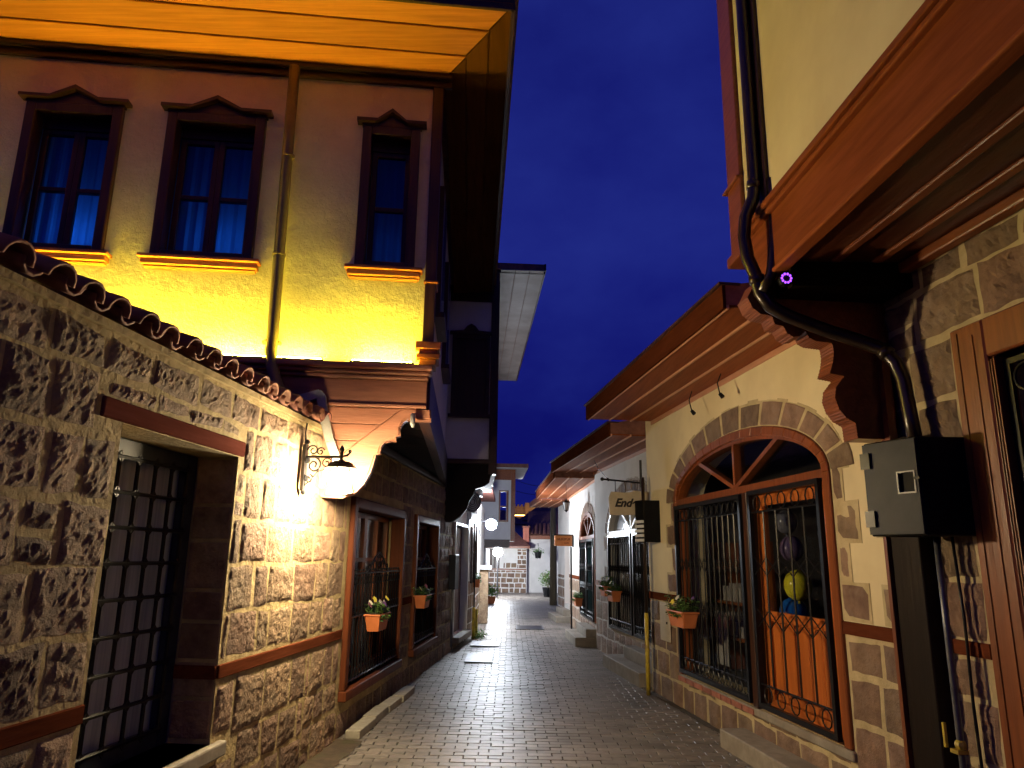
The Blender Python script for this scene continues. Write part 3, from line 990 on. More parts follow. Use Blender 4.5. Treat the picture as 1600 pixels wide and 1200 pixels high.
# downpipe on the facade
px = [(-2.09, 6.05), (-2.085, 5.2), (-2.075, 4.2), (-2.065, 3.42), (-2.055, 3.26), (-2.04, 3.14), (-1.99, 3.0), (-1.93, 2.86), (-1.90, 2.72)]
m = MB(); m.tube([FA.p(x, z, 0.075 if z > 3.3 else 0.13) for x, z in px], 0.05, 12)
dp = m.build("downpipe", M_PIPE_L, house, smooth=True)
for z in (5.12, 4.16, 3.36):
    m = MB(); m.tube([FA.p(-2.075, z - .012, 0.075), FA.p(-2.075, z + .012, 0.075)], 0.058, 12)
    if z == 3.36:
        m.fbox(FA, -2.15, -2.0, 3.352, 3.372, 0.01, 0.07)
    m.build("pipe_clip", M_PIPE_L, dp)
# metal flashing curling down in front of the panel
fl = [(-1.88, 2.86), (-1.74, 2.90), (-1.635, 2.935), (-1.60, 2.90), (-1.575, 2.78), (-1.545, 2.66), (-1.50, 2.52), (-1.44, 2.38), (-1.39, 2.26), (-1.345, 2.16), (-1.325, 2.09)]
m = MB()
for (p0, p1) in zip(fl, fl[1:]):
    w0 = 0.055
    n0 = Vector((p1[0] - p0[0], p1[1] - p0[1])).normalized()
    def Q(p, k, d):
        return FA.p(p[0] - n0.y * w0 * k, p[1] + n0.x * w0 * k, d)
    m.hexa([Q(p0, -1, .05), Q(p0, 0.3, .05), Q(p0, 0.3, .12), Q(p0, -1, .12), Q(p1, -1, .05), Q(p1, 0.3, .05), Q(p1, 0.3, .12), Q(p1, -1, .12)])
m.build("metal_flashing", M_FLASH, house)

# ---- ground floor wall of the jettied house (L2) with two tall windows
G0, G1 = 6.97, 13.35
WA = (7.03, 9.22, 0.40, 2.14, 0)
WB = (9.92, 11.62, 0.42, 2.14, 0)
mb = MB(); wall_body(mb, L2, G0, G1, -0.05, 2.78, 0.35, [WA, WB]); mb.build("mortar_bed", M_MORTAR_L, house)
hl = [(WA[0] - .02, WA[1] + .02, WA[2] - .1, WA[3] + .03), (WB[0] - .02, WB[1] + .02, WB[2] - .09, WB[3] + .03), (9.22, 9.92, 1.0, 1.09), (G0, 9.9, 0.255, 0.30)]
lay_stones(house, L2, G0, G1, -0.03, 2.69, hl, M_STONE_L, (0.2, 0.3), (0.22, 0.45), 0.026, 0.014, 0.010, 0.045, 0.010)
m = MB(); m.fbox(L2, 9.24, 9.90, 1.0, 1.085, -0.03, 0.02); m.build("tie_beam", M_WOOD_BAND, house)
def casement(parent, fr, ya, yb, z0, z1, crest=True, mat=M_WOOD_FR, half=None, nsash=2, grill=True):
    fw = 0.10
    m = MB()
    m.fbox(fr, ya, ya + fw, z0, z1, -0.12, 0.05)
    m.fbox(fr, yb - fw * .7, yb, z0, z1, -0.12, 0.05)
    m.fbox(fr, ya + fw, yb - fw * .7, z1 - fw, z1, -0.12, 0.05)
    m.fbox(fr, ya - .02, yb + .02, z0 - 0.09, z0, -0.12, 0.075)
    win = bevel(m.build("window", mat, parent), 0.008)
    ia, ib, t0, t1 = ya + fw, yb - fw * .7, z0, z1 - fw
    m = MB()
    tw = 0.055
    sw = (ib - ia) / nsash
    panes = []
    for k in range(nsash):
        p, q = ia + k * sw, ia + (k + 1) * sw
        m.fbox(fr, p, p + tw, t0, t1, -0.2, -0.15)
        m.fbox(fr, q - tw, q, t0, t1, -0.2, -0.15)
        m.fbox(fr, p + tw, q - tw, t0, t0 + .08, -0.2, -0.15)
        m.fbox(fr, p + tw, q - tw, t1 - tw, t1, -0.2, -0.15)
        zc = [t0 + .08, t0 + (t1 - t0) * .36, t0 + (t1 - t0) * .70, t1 - tw]
        for z in zc[1:3]:
            m.fbox(fr, p + tw, q - tw, z - .02, z + .02, -0.2, -0.15)
        mid = (p + q) / 2
        m.fbox(fr, mid - .016, mid + .016, t0 + .08, t1 - tw, -0.2, -0.15)
        for u, v in ((p + tw, mid - .016), (mid + .016, q - tw)):
            for za, zb in zip(zc, zc[1:]):
                panes.append((u, v, za + .012, zb - .012))
    m.build("sash", M_WOOD_RZ, win)
    for (u, v, za, zb) in panes:
        m = MB(); m.fbox(fr, u - .004, v + .004, za - .01, zb + .01, -0.178, -0.172); m.build("pane", M_GLASS, win)
    m = MB()
    nseg = 30
    for k in range(nseg):
        u0, u1 = k / nseg, (k + 1) / nseg
        if 0.42 < (u0 + u1) / 2 < 0.60:
            continue
        f = lambda u: 0.025 * math.sin(u * 60)
        P = lambda u, z: fr.p(ia + (ib - ia) * u, z, -0.32 + f(u))
        m.quad(P(u0, t0), P(u1, t0), P(u1, t1), P(u0, t1))
    m.build("curtain", M_CURTAIN_W, win, smooth=True, fix=False)
    m = MB()
    r0 = -1.1
    m.quad(fr.p(ya, z0, r0), fr.p(yb, z0, r0), fr.p(yb, z1, r0), fr.p(ya, z1, r0))
    for x in (ya + .003, yb - .003):
        m.quad(fr.p(x, z0, r0), fr.p(x, z0, -0.21), fr.p(x, z1, -0.21), fr.p(x, z1, r0))
    for z in (z0 + .003, z1 - .003):
        m.quad(fr.p(ya, z, r0), fr.p(yb, z, r0), fr.p(yb, z, -0.21), fr.p(ya, z, -0.21))
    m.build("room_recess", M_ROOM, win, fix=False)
    if grill:
        m = MB()
        h = half if half else 1.42
        dd = 0.015
        for z in (t0 + .05, t0 + .62, h):
            m.tube([fr.p(ia, z, dd), fr.p(ib, z, dd)], 0.011, 5)
        n = int((ib - ia) / 0.105)
        for k in range(1, n):
            x = ia + (ib - ia) * k / n
            m.tube([fr.p(x, t0 + .02, dd), fr.p(x, h + .01, dd)], 0.0075, 5)
            m.ball(fr.p(x, h + .03, dd), 0.013, 6)
        for k in range(n):
            x = ia + (ib - ia) * (k + .5) / n
            for z in (t0 + .10, h - .07, t0 + .67):
                m.ring(fr.p(x, z, dd), fr.dv, (0, 0, 1), 0.036, 0.005, 10, 4)
        c = (ia + ib) / 2
        hw = 0.55
        m.tube([fr.p(c - hw, h, dd), fr.p(c - hw * .6, h + .05, dd), fr.p(c - hw * .3, h + .16, dd), fr.p(c, h + .21, dd), fr.p(c + hw * .3, h + .16, dd), fr.p(c + hw * .6, h + .05, dd), fr.p(c + hw, h, dd)], 0.010, 5)
        for sgn in (-1, 1):
            m.ring(fr.p(c + sgn * .16, h + .07, dd), fr.dv, (0, 0, 1), 0.055, 0.007, 12, 4)
            m.ring(fr.p(c + sgn * .36, h + .045, dd), fr.dv, (0, 0, 1), 0.04, 0.006, 12, 4)
        m.ring(fr.p(c, h + .12, dd), fr.dv, (0, 0, 1), 0.05, 0.007, 12, 4)
        m.build("window_grille", M_IRON, win)
    return win
casement(house, L2, WA[0], WA[1], WA[2], WA[3])
casement(house, L2, WB[0], WB[1], WB[2], WB[3])
# rooms behind and dark fill under the jetty
mb = MB(); mb.box(-6.4, -1.9, 6.5, 12.2, -0.05, 3.1); 
mb = MB(); mb.fbox(FA, -6.5, -1.95, -0.05, 2.86, -0.3, -0.13); mb.build("rear_wall", M_PLASTER_L, house)

# wall lamp on bracket
def scroll(m, fr_p, c, r, start, turns, rad, sgn=1, n=22):
    pts = []
    for k in range(n + 1):
        t = k / n
        a = start + sgn * turns * 2 * math.pi * t
        rr = r * (1 - 0.78 * t)
        pts.append(fr_p(c[0] + rr * math.cos(a), c[1] + rr * math.sin(a)))
    m.tube(pts, rad, 5)
LP0 = L1.p(5.65 * 1.0, 2.25, 0)
lamp = thing("wall_lamp", "black scrolled wrought iron wall lamp with glowing round glass on the rough stone wall", "lamp", (LP0.x, LP0.y, 2.05))
def lp(d, z):
    return L1.p(5.66, z, d)
m = MB()
m.hexa([L1.p(5.63, 2.07, 0.03), L1.p(5.69, 2.07, 0.03), L1.p(5.69, 2.07, 0.055), L1.p(5.63, 2.07, 0.055),
        L1.p(5.63, 2.43, 0.03), L1.p(5.69, 2.43, 0.03), L1.p(5.69, 2.43, 0.055), L1.p(5.63, 2.43, 0.055)])
m.ball(lp(0.05, 2.45), 0.022, 8); m.ball(lp(0.05, 2.06), 0.02, 8); m.ball(lp(0.06, 2.31), 0.03, 8); m.ball(lp(0.06, 2.17), 0.026, 8)
m.build("back_plate", M_IRON, lamp, smooth=False)
m = MB()
m.tube([lp(0.05, 2.335), lp(0.2, 2.335), lp(0.33, 2.335), lp(0.38, 2.345), lp(0.405, 2.37)], [0.011, 0.010, 0.010, 0.010, 0.006], 6)
m.ball(lp(0.40, 2.375), 0.014, 8)
scroll(m, lp, (0.105, 2.385), 0.045, math.pi, 1.3, 0.0065, -1)
scroll(m, lp, (0.165, 2.375), 0.035, 0.3, 1.3, 0.006, 1)
scroll(m, lp, (0.12, 2.27), 0.06, 1.4, 1.4, 0.007, -1)
scroll(m, lp, (0.22, 2.285), 0.042, 0.6, 1.3, 0.006, 1)
scroll(m, lp, (0.085, 2.165), 0.035, 1.4, 1.3, 0.006, -1)
m.tube([lp(0.05, 2.11), lp(0.10, 2.15), lp(0.15, 2.22), lp(0.22, 2.24), lp(0.25, 2.28), lp(0.26, 2.33)], 0.006, 5)
m.build("scroll_arm", M_IRON, lamp)
m = MB()
m.tube([lp(0.335, 2.29), lp(0.335, 2.37), lp(0.335, 2.385), lp(0.335, 2.40), lp(0.335, 2.425)], [0.014, 0.012, 0.020, 0.016, 0.004], 8)
m.build("finial", M_IRON, lamp)
m = MB()
gc = lp(0.335, 2.175)
for k in range(8):
    a = 2 * math.pi * k / 8
    ca, sa = math.cos(a), math.sin(a)
    m.tube([gc + Vector((ca * r_, sa * r_, z_)) for r_, z_ in ((0.012, 0.125), (0.06, 0.118), (0.105, 0.085), (0.128, 0.045), (0.135, 0.015))], 0.0045, 4)
m.ring(gc + Vector((0, 0, 0.105)), (1, 0, 0), (0, 1, 0), 0.085, 0.005, 20, 4)
m.lathe(gc, [(0.012, 0.135), (0.03, 0.13), (0.04, 0.115), (0.035, 0.09)], 12)
m.lathe(gc, [(0.001, 0.122), (0.05, 0.116), (0.092, 0.098), (0.122, 0.072), (0.120, 0.068), (0.09, 0.092), (0.05, 0.108), (0.001, 0.112)], 24)
m.build("lamp_crown", M_IRON, lamp)
m = MB(); m.ball(gc + Vector((0, 0, -0.02)), 0.092, 18, 0.95)
m.build("lamp_globe", M_LAMP, lamp, smooth=True)
m = MB(); m.tube([L1.p(5.66, 2.44, 0.04), L1.p(5.655, 2.52, 0.035), L1.p(5.66, 2.60, 0.04)], 0.006, 5); m.build("lamp_cable", M_IRON, lamp)

# kerb stones along the left wall
yk = 7.05
kk = 0
while yk < 9.2:
    ln = random.uniform(0.5, 0.62)
    xk = L2.p(yk, 0).x + 0.13 + random.uniform(-.02, .03)
    o = thing("kerb_stone", ["pale loose kerb stone nearest the stone wall lamp", "second pale kerb stone laid end on along the left wall", "third pale kerb stone below the first barred window",
              "fourth kerb stone in shade below the windows", "fifth kerb stone farthest along the left wall", "last short kerb stone by the wall"][min(kk, 5)], "kerb", (xk, yk, 0), "kerb stones at the foot of the left wall")
    m = MB(); fr = street_frame(xk, yk, 6 + random.uniform(-2, 2), 1)
    m.fbox(fr, yk, yk + ln, 0.0, 0.075 + random.uniform(-.008, .01), -0.06, 0.075)
    bevel(m.build("kerb_block", M_KERB, o), 0.008, 2)
    yk += ln + 0.03
    kk += 1

# earth washed over the paving along the wall feet
def dirt_strip(label, fr, ya, yb, wmin, wmax, side):
    m = MB()
    n = int((yb - ya) / 0.05)
    def W(i):
        y_ = ya + (yb - ya) * i / n
        f = 0.5 + 0.5 * noise.noise(Vector((y_ * 1.3, side * 3, 0))) + 0.35 * noise.noise(Vector((y_ * 6, side, 2)))
        return wmin + (wmax - wmin) * max(0.0, min(1.0, f))
    for i in range(n):
        y0_, y1_ = ya + (yb - ya) * i / n, ya + (yb - ya) * (i + 1) / n
        m.quad(fr.p(y0_, 0.014, -0.02), fr.p(y1_, 0.014, -0.02), fr.p(y1_, 0.006, W(i + 1)), fr.p(y0_, 0.006, W(i)))
    o = m.build("dirt", surf("brown_washed_earth", (0.045, 0.030, 0.017), (0.095, 0.066, 0.040), scale=9, rough=0.95, bump=0.7, bscale=40, bdist=0.01,
                c3=(0.045, 0.07, 0.02), c3scale=3, c3amt=0.5), fix=False, kind='stuff')
    o['label'] = label
    o['category'] = "dirt"
dirt_strip("brown earth washed over the paving below the rough stone wall", L1, 5.3, 7.0, 0.05, 0.42, 1)
dirt_strip("thin mossy earth along the foot of the nearest shop wall", A, 7.05, 9.6, 0.02, 0.12, 2)
# ------------------------------------------------------------------ right: arched shops
def arch_path(sa, sb, z0, zs, rise, inset, n=22):
    """outline of an arched opening from foot to foot, moved inwards by inset"""
    c, a = (sa + sb) / 2, (sb - sa) / 2
    pts = [(sa + inset, z0)]
    for k in range(n + 1):
        t = math.pi * (1 - k / n)
        pts.append((c + (a - inset) * math.cos(t), zs + (rise - inset) * math.sin(t)))
    pts.append((sb - inset, z0))
    return pts
def arch_band(mb, fr, h, in0, in1, d0, d1):
    P, Q = arch_path(*h, in0), arch_path(*h, in1)
    for i in range(len(P) - 1):
        a, b, c, d = P[i], P[i + 1], Q[i + 1], Q[i]
        mb.hexa([fr.p(*a, d0), fr.p(*b, d0), fr.p(*c, d0), fr.p(*d, d0), fr.p(*a, d1), fr.p(*b, d1), fr.p(*c, d1), fr.p(*d, d1)])

def iron_grille(fr, a, b, z0, z1, d=0.03, n=8, rings=True, r=0.0075, fw=0.04):
    m = MB()
    m.fbox(fr, a, a + fw, z0, z1, d - .018, d + .018)
    m.fbox(fr, b - fw, b, z0, z1, d - .018, d + .018)
    m.fbox(fr, a + fw, b - fw, z0, z0 + fw, d - .018, d + .018)
    m.fbox(fr, a + fw, b - fw, z1 - fw, z1, d - .018, d + .018)
    ia, ib = a + fw, b - fw
    w = (ib - ia) / n
    H = z1 - z0
    r_ = min(w * .42, 0.065)
    lv = [z0 + fw + 2 * r_ + .02, z0 + H * 0.40, z0 + H * 0.64, z1 - fw - 2 * r_ - .02]
    for z in (lv[0], lv[3]):
        m.tube([fr.p(ia, z, d), fr.p(ib, z, d)], r * .9, 4)
    for k in range(1, n):
        x = ia + w * k
        m.tube([fr.p(x, lv[0], d), fr.p(x, lv[3], d)], r, 4)
    if rings:
        for k in range(n):
            x = ia + w * (k + .5)
            m.ring(fr.p(x, z0 + fw + r_ + .01, d), fr.dv, (0, 0, 1), r_, r * .8, 10, 4)
            m.ring(fr.p(x, z1 - fw - r_ - .01, d), fr.dv, (0, 0, 1), r_, r * .8, 10, 4)
            for z in lv[1:3]:
                for sg in (-1, 1):
                    m.tube([fr.p(x - w / 2, z + sg * .075, d), fr.p(x - w * .2, z + sg * .03, d), fr.p(x, z + sg * 0.0, d), fr.p(x + w * .2, z + sg * .03, d), fr.p(x + w / 2, z + sg * .075, d)], r * .75, 4)
    return m

def arch_shop(name, label, fr, s0, s1, ztop, hole, plaster, body_holes, band, mortar=M_MORTAR_R, stone_cell=0.07, frame_mat=M_WOOD_RZ, voussoirs=13, quoins=True, quoin_side=(1, 1), far=False, eave=None,
              frame_w=0.085, band_mat=M_WOOD_BAND, vs_w=0.17):
    t = thing(name, label, "shop", (fr.p((s0 + s1) / 2, 0).x, fr.p((s0 + s1) / 2, 0).y, 0), None)
    hz = [hole] + list(body_holes)
    mb = MB(); wall_body(mb, fr, s0, s1, -0.05, band[0] + .02, 0.34, [(h[0], h[1], h[2], max(h[3], 9) if h[3] + h[4] > band[0] else h[3], 0) for h in hz]); mb.build("mortar_bed", mortar, t)
    mb = MB(); wall_body(mb, fr, s0, s1, band[0] + .022, ztop, 0.34, [(h[0], h[1], band[0] + .022, h[3], h[4]) for h in hz]); mb.build("plaster_wall", plaster, t)
    for a, b in [(s0, hole[0]), (hole[1], s1)]:
        if b - a > .1:
            m = MB(); m.fbox(fr, a, b, band[0], band[1], -0.03, 0.014); m.build("tie_beam", band_mat, t)
    hl = [(hole[0] - .015, hole[1] + .015, hole[2] - .02, 9)] + [(h[0], h[1], h[2], h[3] + h[4]) for h in body_holes]
    lay_stones(t, fr, s0 + .01, s1 - .01, -0.03, band[0] - .01, hl, M_STONE_R, (0.24, 0.33), (0.24, 0.46), 0.036, 0.012, 0.009, stone_cell * 0.6, 0.014, dome=0.3)
    if voussoirs:
        c, a = (hole[0] + hole[1]) / 2, (hole[1] - hole[0]) / 2
        zs, rise = hole[3], hole[4]
        for k in range(voussoirs):
            t0 = math.pi * (k + 0.07) / voussoirs
            t1 = math.pi * (k + 0.93) / voussoirs
            def E(tt, o_):
                return (c + (a + o_) * math.cos(tt), zs + (rise + o_) * math.sin(tt))
            vw = vs_w * random.uniform(0.92, 1.1) * (1.3 if k in (0, voussoirs - 1) else 1.0)
            o0, o1 = 0.012, 0.012 + vw
            q_ = [E(t0, o0), E((t0 + t1) / 2, o0), E(t1, o0), E(t1, o1), E((t0 + t1) / 2, o1), E(t0, o1)]
            m = MB(); m.prism([fr.p(x, z, -0.01) for x, z in q_], fr.out * 0.022)
            bevel(m.build("voussoir", M_STONE_R, t), 0.006)
        # mortar halo behind the voussoirs
        m = MB()
        N_ = 30
        for k in range(N_):
            t0, t1 = math.pi * k / N_, math.pi * (k + 1) / N_
            w0 = vs_w + 0.04 + 0.012 * math.sin(k * 2.3)
            P_ = [E(t0, 0.0), E(t1, 0.0), E(t1, w0), E(t0, w0)]
            m.prism([fr.p(x, z, -0.01) for x, z in P_], fr.out * 0.014)
        m.build("arch_mortar", mortar, t)
    if quoins:
        mm = MB()
        for side, on in ((0, quoin_side[0]), (1, quoin_side[1])):
            if not on:
                continue
            mm = MB()
            z = band[1] + .012
            k = 0
            while z < hole[3] - 0.02:
                h_ = min(random.uniform(0.24, 0.31), hole[3] + .05 - z)
                w_ = (0.30 if k % 2 == 0 else 0.13) * random.uniform(.9, 1.1)
                sa, sb = (hole[0] - .012 - w_, hole[0] - .012) if side == 0 else (hole[1] + .012, hole[1] + .012 + w_)
                mm.fbox(fr, sa - .014, sb + .014, z - .006, z + h_ - .006, -0.01, 0.005)
                m = MB(); stone_mesh(m, fr, sa + .006, sb - .006, z + .012, z + h_ - .018, 0.012, 0.004, stone_cell, 0.008, 0.2, -0.004)
                m.build("stone", M_STONE_R, t, smooth=True, fix=False)
                z += h_
                k += 1
            mm.build("quoin_mortar", mortar, t)
    m = MB(); arch_band(m, fr, hole, 0.0, frame_w, -0.10, 0.028)
    fo = m.build("arch_frame", frame_mat, t)
    bevel(fo, 0.008)
    m = MB(); arch_band(m, fr, hole, frame_w, frame_w + .03, -0.10, 0.002)
    m.build("frame_bead", frame_mat, fo)
    # fanlight
    tz = hole[3] - 0.04
    ia, ib = hole[0] + frame_w, hole[1] - frame_w
    c = (ia + ib) / 2
    m = MB(); m.fbox(fr, ia, ib, tz, tz + 0.065, -0.08, 0.02); m.build("transom", frame_mat, fo)
    m = MB()
    for ang in (45, 90, 135):
        a_ = R(ang)
        rmax = 5
        ex, ez = (ib - ia) / 2, hole[4] + 0.04 - frame_w - .02
        k_ = 1 / math.sqrt((math.cos(a_) / ex) ** 2 + (math.sin(a_) / ez) ** 2)
        if ang != 90:
            # lean the side spokes as in the photograph
            tx, tz2 = c + math.copysign(ex * 0.60, math.cos(a_)), tz + .065 + ez * 0.76
        else:
            tx, tz2 = c, tz + .05 + ez
        dx, dz = tx - c, tz2 - (tz + .06)
        L_ = math.hypot(dx, dz)
        nx, nz = -dz / L_ * .021, dx / L_ * .021
        P_ = [(c + nx, tz + .06 + nz), (c - nx, tz + .06 - nz), (tx - nx, tz2 - nz), (tx + nx, tz2 + nz)]
        m.prism([fr.p(x, z, -0.07) for x, z in P_], fr.out * 0.07)
    m.build("fanlight_bars", frame_mat, fo)
    m = MB()
    pts = arch_path(hole[0], hole[1], hole[3], hole[3], hole[4], frame_w)[1:-1]
    m.prism([fr.p(x, z, -0.055) for x, z in pts], fr.out * 0.004)
    m.build("fanlight_glass", M_GLASS, fo)
    # interior
    m = MB()
    r0 = -2.2
    a_, b_, zt = hole[0] - .3, hole[1] + .3, hole[3] + hole[4] + .2
    zb = hole[2] - .02
    m.quad(fr.p(a_, zb, r0), fr.p(b_, zb, r0), fr.p(b_, zt, r0), fr.p(a_, zt, r0))
    for x in (a_, b_):
        m.quad(fr.p(x, zb, r0), fr.p(x, zb, -.345), fr.p(x, zt, -.345), fr.p(x, zt, r0))
    for z in (zb, zt):
        m.quad(fr.p(a_, z, r0), fr.p(b_, z, r0), fr.p(b_, z, -.345), fr.p(a_, z, -.345))
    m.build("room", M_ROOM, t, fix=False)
    if eave:
        ea, eb, ez, ew, nbd, eh = eave
        bw = ew / nbd
        for k in range(nbd):
            m = MB()
            m.fbox(fr, ea, eb, ez, ez + .018, bw * k + .012, bw * (k + 1) - .010)
            bevel(m.build("eave_board", M_WOOD_EAVE, t), 0.004)
            m = MB(); m.fbox(fr, ea - .002, eb + .002, ez - .014, ez + .016, bw * (k + 1) - .009, bw * (k + 1) + .010)
            m.build("eave_bead", M_WOOD_TRIM, t)
        m = MB(); m.fbox(fr, ea, eb, ez - .05, ez + .016, 0.001, 0.011); m.build("wall_moulding", M_WOOD_TRIM, t)
        m = MB(); m.fbox(fr, ea, eb, ez - .012, ez + eh, ew + .011, ew + .035); m.build("fascia", M_FASCIA, t)
        m = MB(); m.fbox(fr, ea - .01, eb + .01, ez + eh + .001, ez + eh + .02, ew - .1, ew + .06)
        m.build("gutter_edge", M_WOOD_D, t)
        m = MB()
        m.hexa([fr.p(ea, ez + .02, ew + .01), fr.p(eb, ez + .02, ew + .01), fr.p(eb, ez + .02, -3.5), fr.p(ea, ez + .02, -3.5),
                fr.p(ea, ez + eh, ew + .01), fr.p(eb, ez + eh, ew + .01), fr.p(eb, ez + 0.9, -3.5), fr.p(ea, ez + 0.9, -3.5)])
        m.build("roof", M_TILE, t)
    return t, fo

HA = (5.30, 8.62, 0.37, 2.24, 0.55)
shopA, frameA = arch_shop("arched_shop", "cream shop with a wide arched doorway, iron grilles and stone quoins nearest the meter box", A, 4.56, 9.66, 3.40, HA,
                          M_PLASTER_R, [], (1.115, 1.20), eave=(5.02, 9.40, 3.35, 0.84, 3, 0.165), stone_cell=0.06, voussoirs=13, vs_w=0.20)
# end face of shop A
# quoin stones at the near corner beside the post
mm = MB()
z = 1.21
k = 0
while z < 3.2:
    h_ = random.uniform(0.24, 0.33)
    w_ = (0.24 if k % 2 == 0 else 0.13)
    mm.fbox(A, 4.56, 4.57 + w_ + .02, z - .004, z + h_ - .006, -0.01, 0.005)
    m = MB(); stone_mesh(m, A, 4.575, 4.575 + w_, z + .012, z + h_ - .02, 0.012, 0.004, 0.06, 0.010, 0.2, -0.004)
    m.build("stone", M_STONE_R, shopA, smooth=True, fix=False)
    z += h_
    k += 1
mm.build("quoin_mortar", M_MORTAR_R, shopA)
# leaves of the arched doorway
fw = 0.085
m = MB(); m.fbox(A, 6.67, 6.76, 0.37, 2.20, -0.09, 0.03); bevel(m.build("mullion", M_WOOD_DZ, frameA), 0.006)
iron_grille(A, 6.77, 8.53, 0.40, 2.19, 0.035, 13).build("iron_grille", M_IRON, shopA)
iron_grille(A, 5.41, 6.60, 0.40, 2.20, 0.035, 5, r=0.0085).build("iron_grille", M_IRON, shopA)
m = MB(); m.fbox(A, 6.77, 8.53, 0.40, 2.19, -0.055, -0.05); m.build("shop_window", M_GLASS, shopA)
m = MB()
m.fbox(A, 6.50, 6.62, 0.39, 2.19, -0.09, -0.045)
m.fbox(A, 5.40, 5.52, 0.39, 2.19, -0.09, -0.045)
m.fbox(A, 5.52, 6.50, 2.07, 2.19, -0.09, -0.045)
m.fbox(A, 5.52, 6.50, 0.39, 0.47, -0.09, -0.045)
m.fbox(A, 5.52, 6.50, 1.10, 1.18, -0.09, -0.045)
door2 = m.build("door", M_DOOR_O, shopA)
for k in range(5):
    a_ = 5.525 + k * 0.1945
    m = MB(); m.fbox(A, a_, a_ + 0.190, 0.475, 1.095, -0.08, -0.06); bevel(m.build("door_panel", M_DOOR_O, door2), 0.008)
m = MB(); m.fbox(A, 5.52, 6.50, 1.18, 2.07, -0.07, -0.064); m.build("door_glass", M_GLASS, door2)
m = MB(); m.fbox(A, 5.28, 8.62, 0.30, 0.366, -0.2, 0.03); bevel(m.build("sill", M_STEPSTONE, shopA), 0.008)
# red brick course below the window
for k in range(8):
    a_ = 6.75 + k * 0.235
    m = MB(); m.fbox(A, a_, a_ + 0.21, 0.305, 0.352, 0.0305, 0.040)
    m.build("brick", M_BRICK, shopA)
# meter cupboard door let into the wall
cup = thing("meter_cupboard", "small cream metal cupboard door set in the stones left of the arched doorway", "cupboard", A.p(9.02, 0.62, 0.02))
m = MB(); m.fbox(A, 8.86, 9.20, 0.66, 1.10, 0.016, 0.034); bevel(m.build("cupboard_frame", M_CREAM, cup), 0.006)
m = MB(); m.fbox(A, 8.885, 9.175, 0.69, 1.07, 0.0345, 0.040); bevel(m.build("cupboard_leaf", M_CREAM, cup), 0.003)
m = MB(); m.fbox(A, 8.91, 8.935, 0.86, 0.885, 0.0405, 0.05); m.build("lock", M_IRON, cup)
# things inside the shop
def balloon(c, r, col, lab):
    t = thing("balloon", lab, "balloon", c)
    m = MB(); m.ball(c, r, 20, 1.12); m.build("balloon_skin", balloon_mat(col[0], col[1]), t, smooth=True)
    m = MB(); m.lathe(Vector(c) + Vector((0, 0, -r * 1.2)), [(0.001, -0.01), (0.012, -0.008), (0.004, 0.02)], 8); m.build("knot", balloon_mat(col[0], col[1]), t)
balloon(Vector((2.42, 6.33, 1.40)), 0.115, ("yellow_balloon", (0.62, 0.55, 0.03)), "yellow balloon behind the grille of the nearest shop door")
balloon(Vector((2.41, 6.44, 1.165)), 0.12, ("blue_balloon", (0.01, 0.09, 0.34)), "dark blue balloon below the yellow one in the shop door")
balloon(Vector((2.42, 6.41, 1.70)), 0.10, ("violet_balloon", (0.10, 0.07, 0.13)), "dark violet balloon just above the yellow one in the shop door")
balloon(Vector((2.41, 6.47, 1.93)), 0.095, ("grey_balloon", (0.12, 0.12, 0.14)), "grey balloon at the top of the column in the shop door")
sh = thing("display_shelves", "pale shelves with folded goods seen through the arched shop window", "shelves", A.p(7.6, 0.38, -0.9))
m = MB()
for z in (0.75, 1.12, 1.5):
    m.fbox(A, 8.0, 8.85, z, z + .03, -0.85, -0.5)
m.fbox(A, 7.97, 8.0, 0.38, 1.8, -0.85, -0.5); m.fbox(A, 8.85, 8.88, 0.38, 1.8, -0.85, -0.5)
m.build("rack", M_WOOD_R, sh)
for k in range(9):
    m = MB(); a_ = 8.02 + (k % 5) * 0.165; z = (0.78, 1.15)[k // 5]
    m.fbox(A, a_, a_ + random.uniform(.10, .15), z, z + random.uniform(.1, .25), -0.8, -0.55); m.build("folded_goods", M_CLOTH, sh)
cl = thing("hanging_dress", "pale cloth hanging inside the arched shop window", "clothing", A.p(8.25, 0.45, -0.36))
m = MB()
for k in range(12):
    a0, a1 = 8.15 + k * .022, 8.15 + (k + 1) * .022
    f = lambda q_: -0.36 + .02 * math.sin(q_ * 60)
    m.quad(A.p(a0, 0.5, f(a0)), A.p(a1, 0.5, f(a1)), A.p(a1 + .02, 1.05, f(a1)), A.p(a0 + .02, 1.05, f(a0)))
m.build("cloth", M_CLOTH, cl, smooth=True, fix=False)

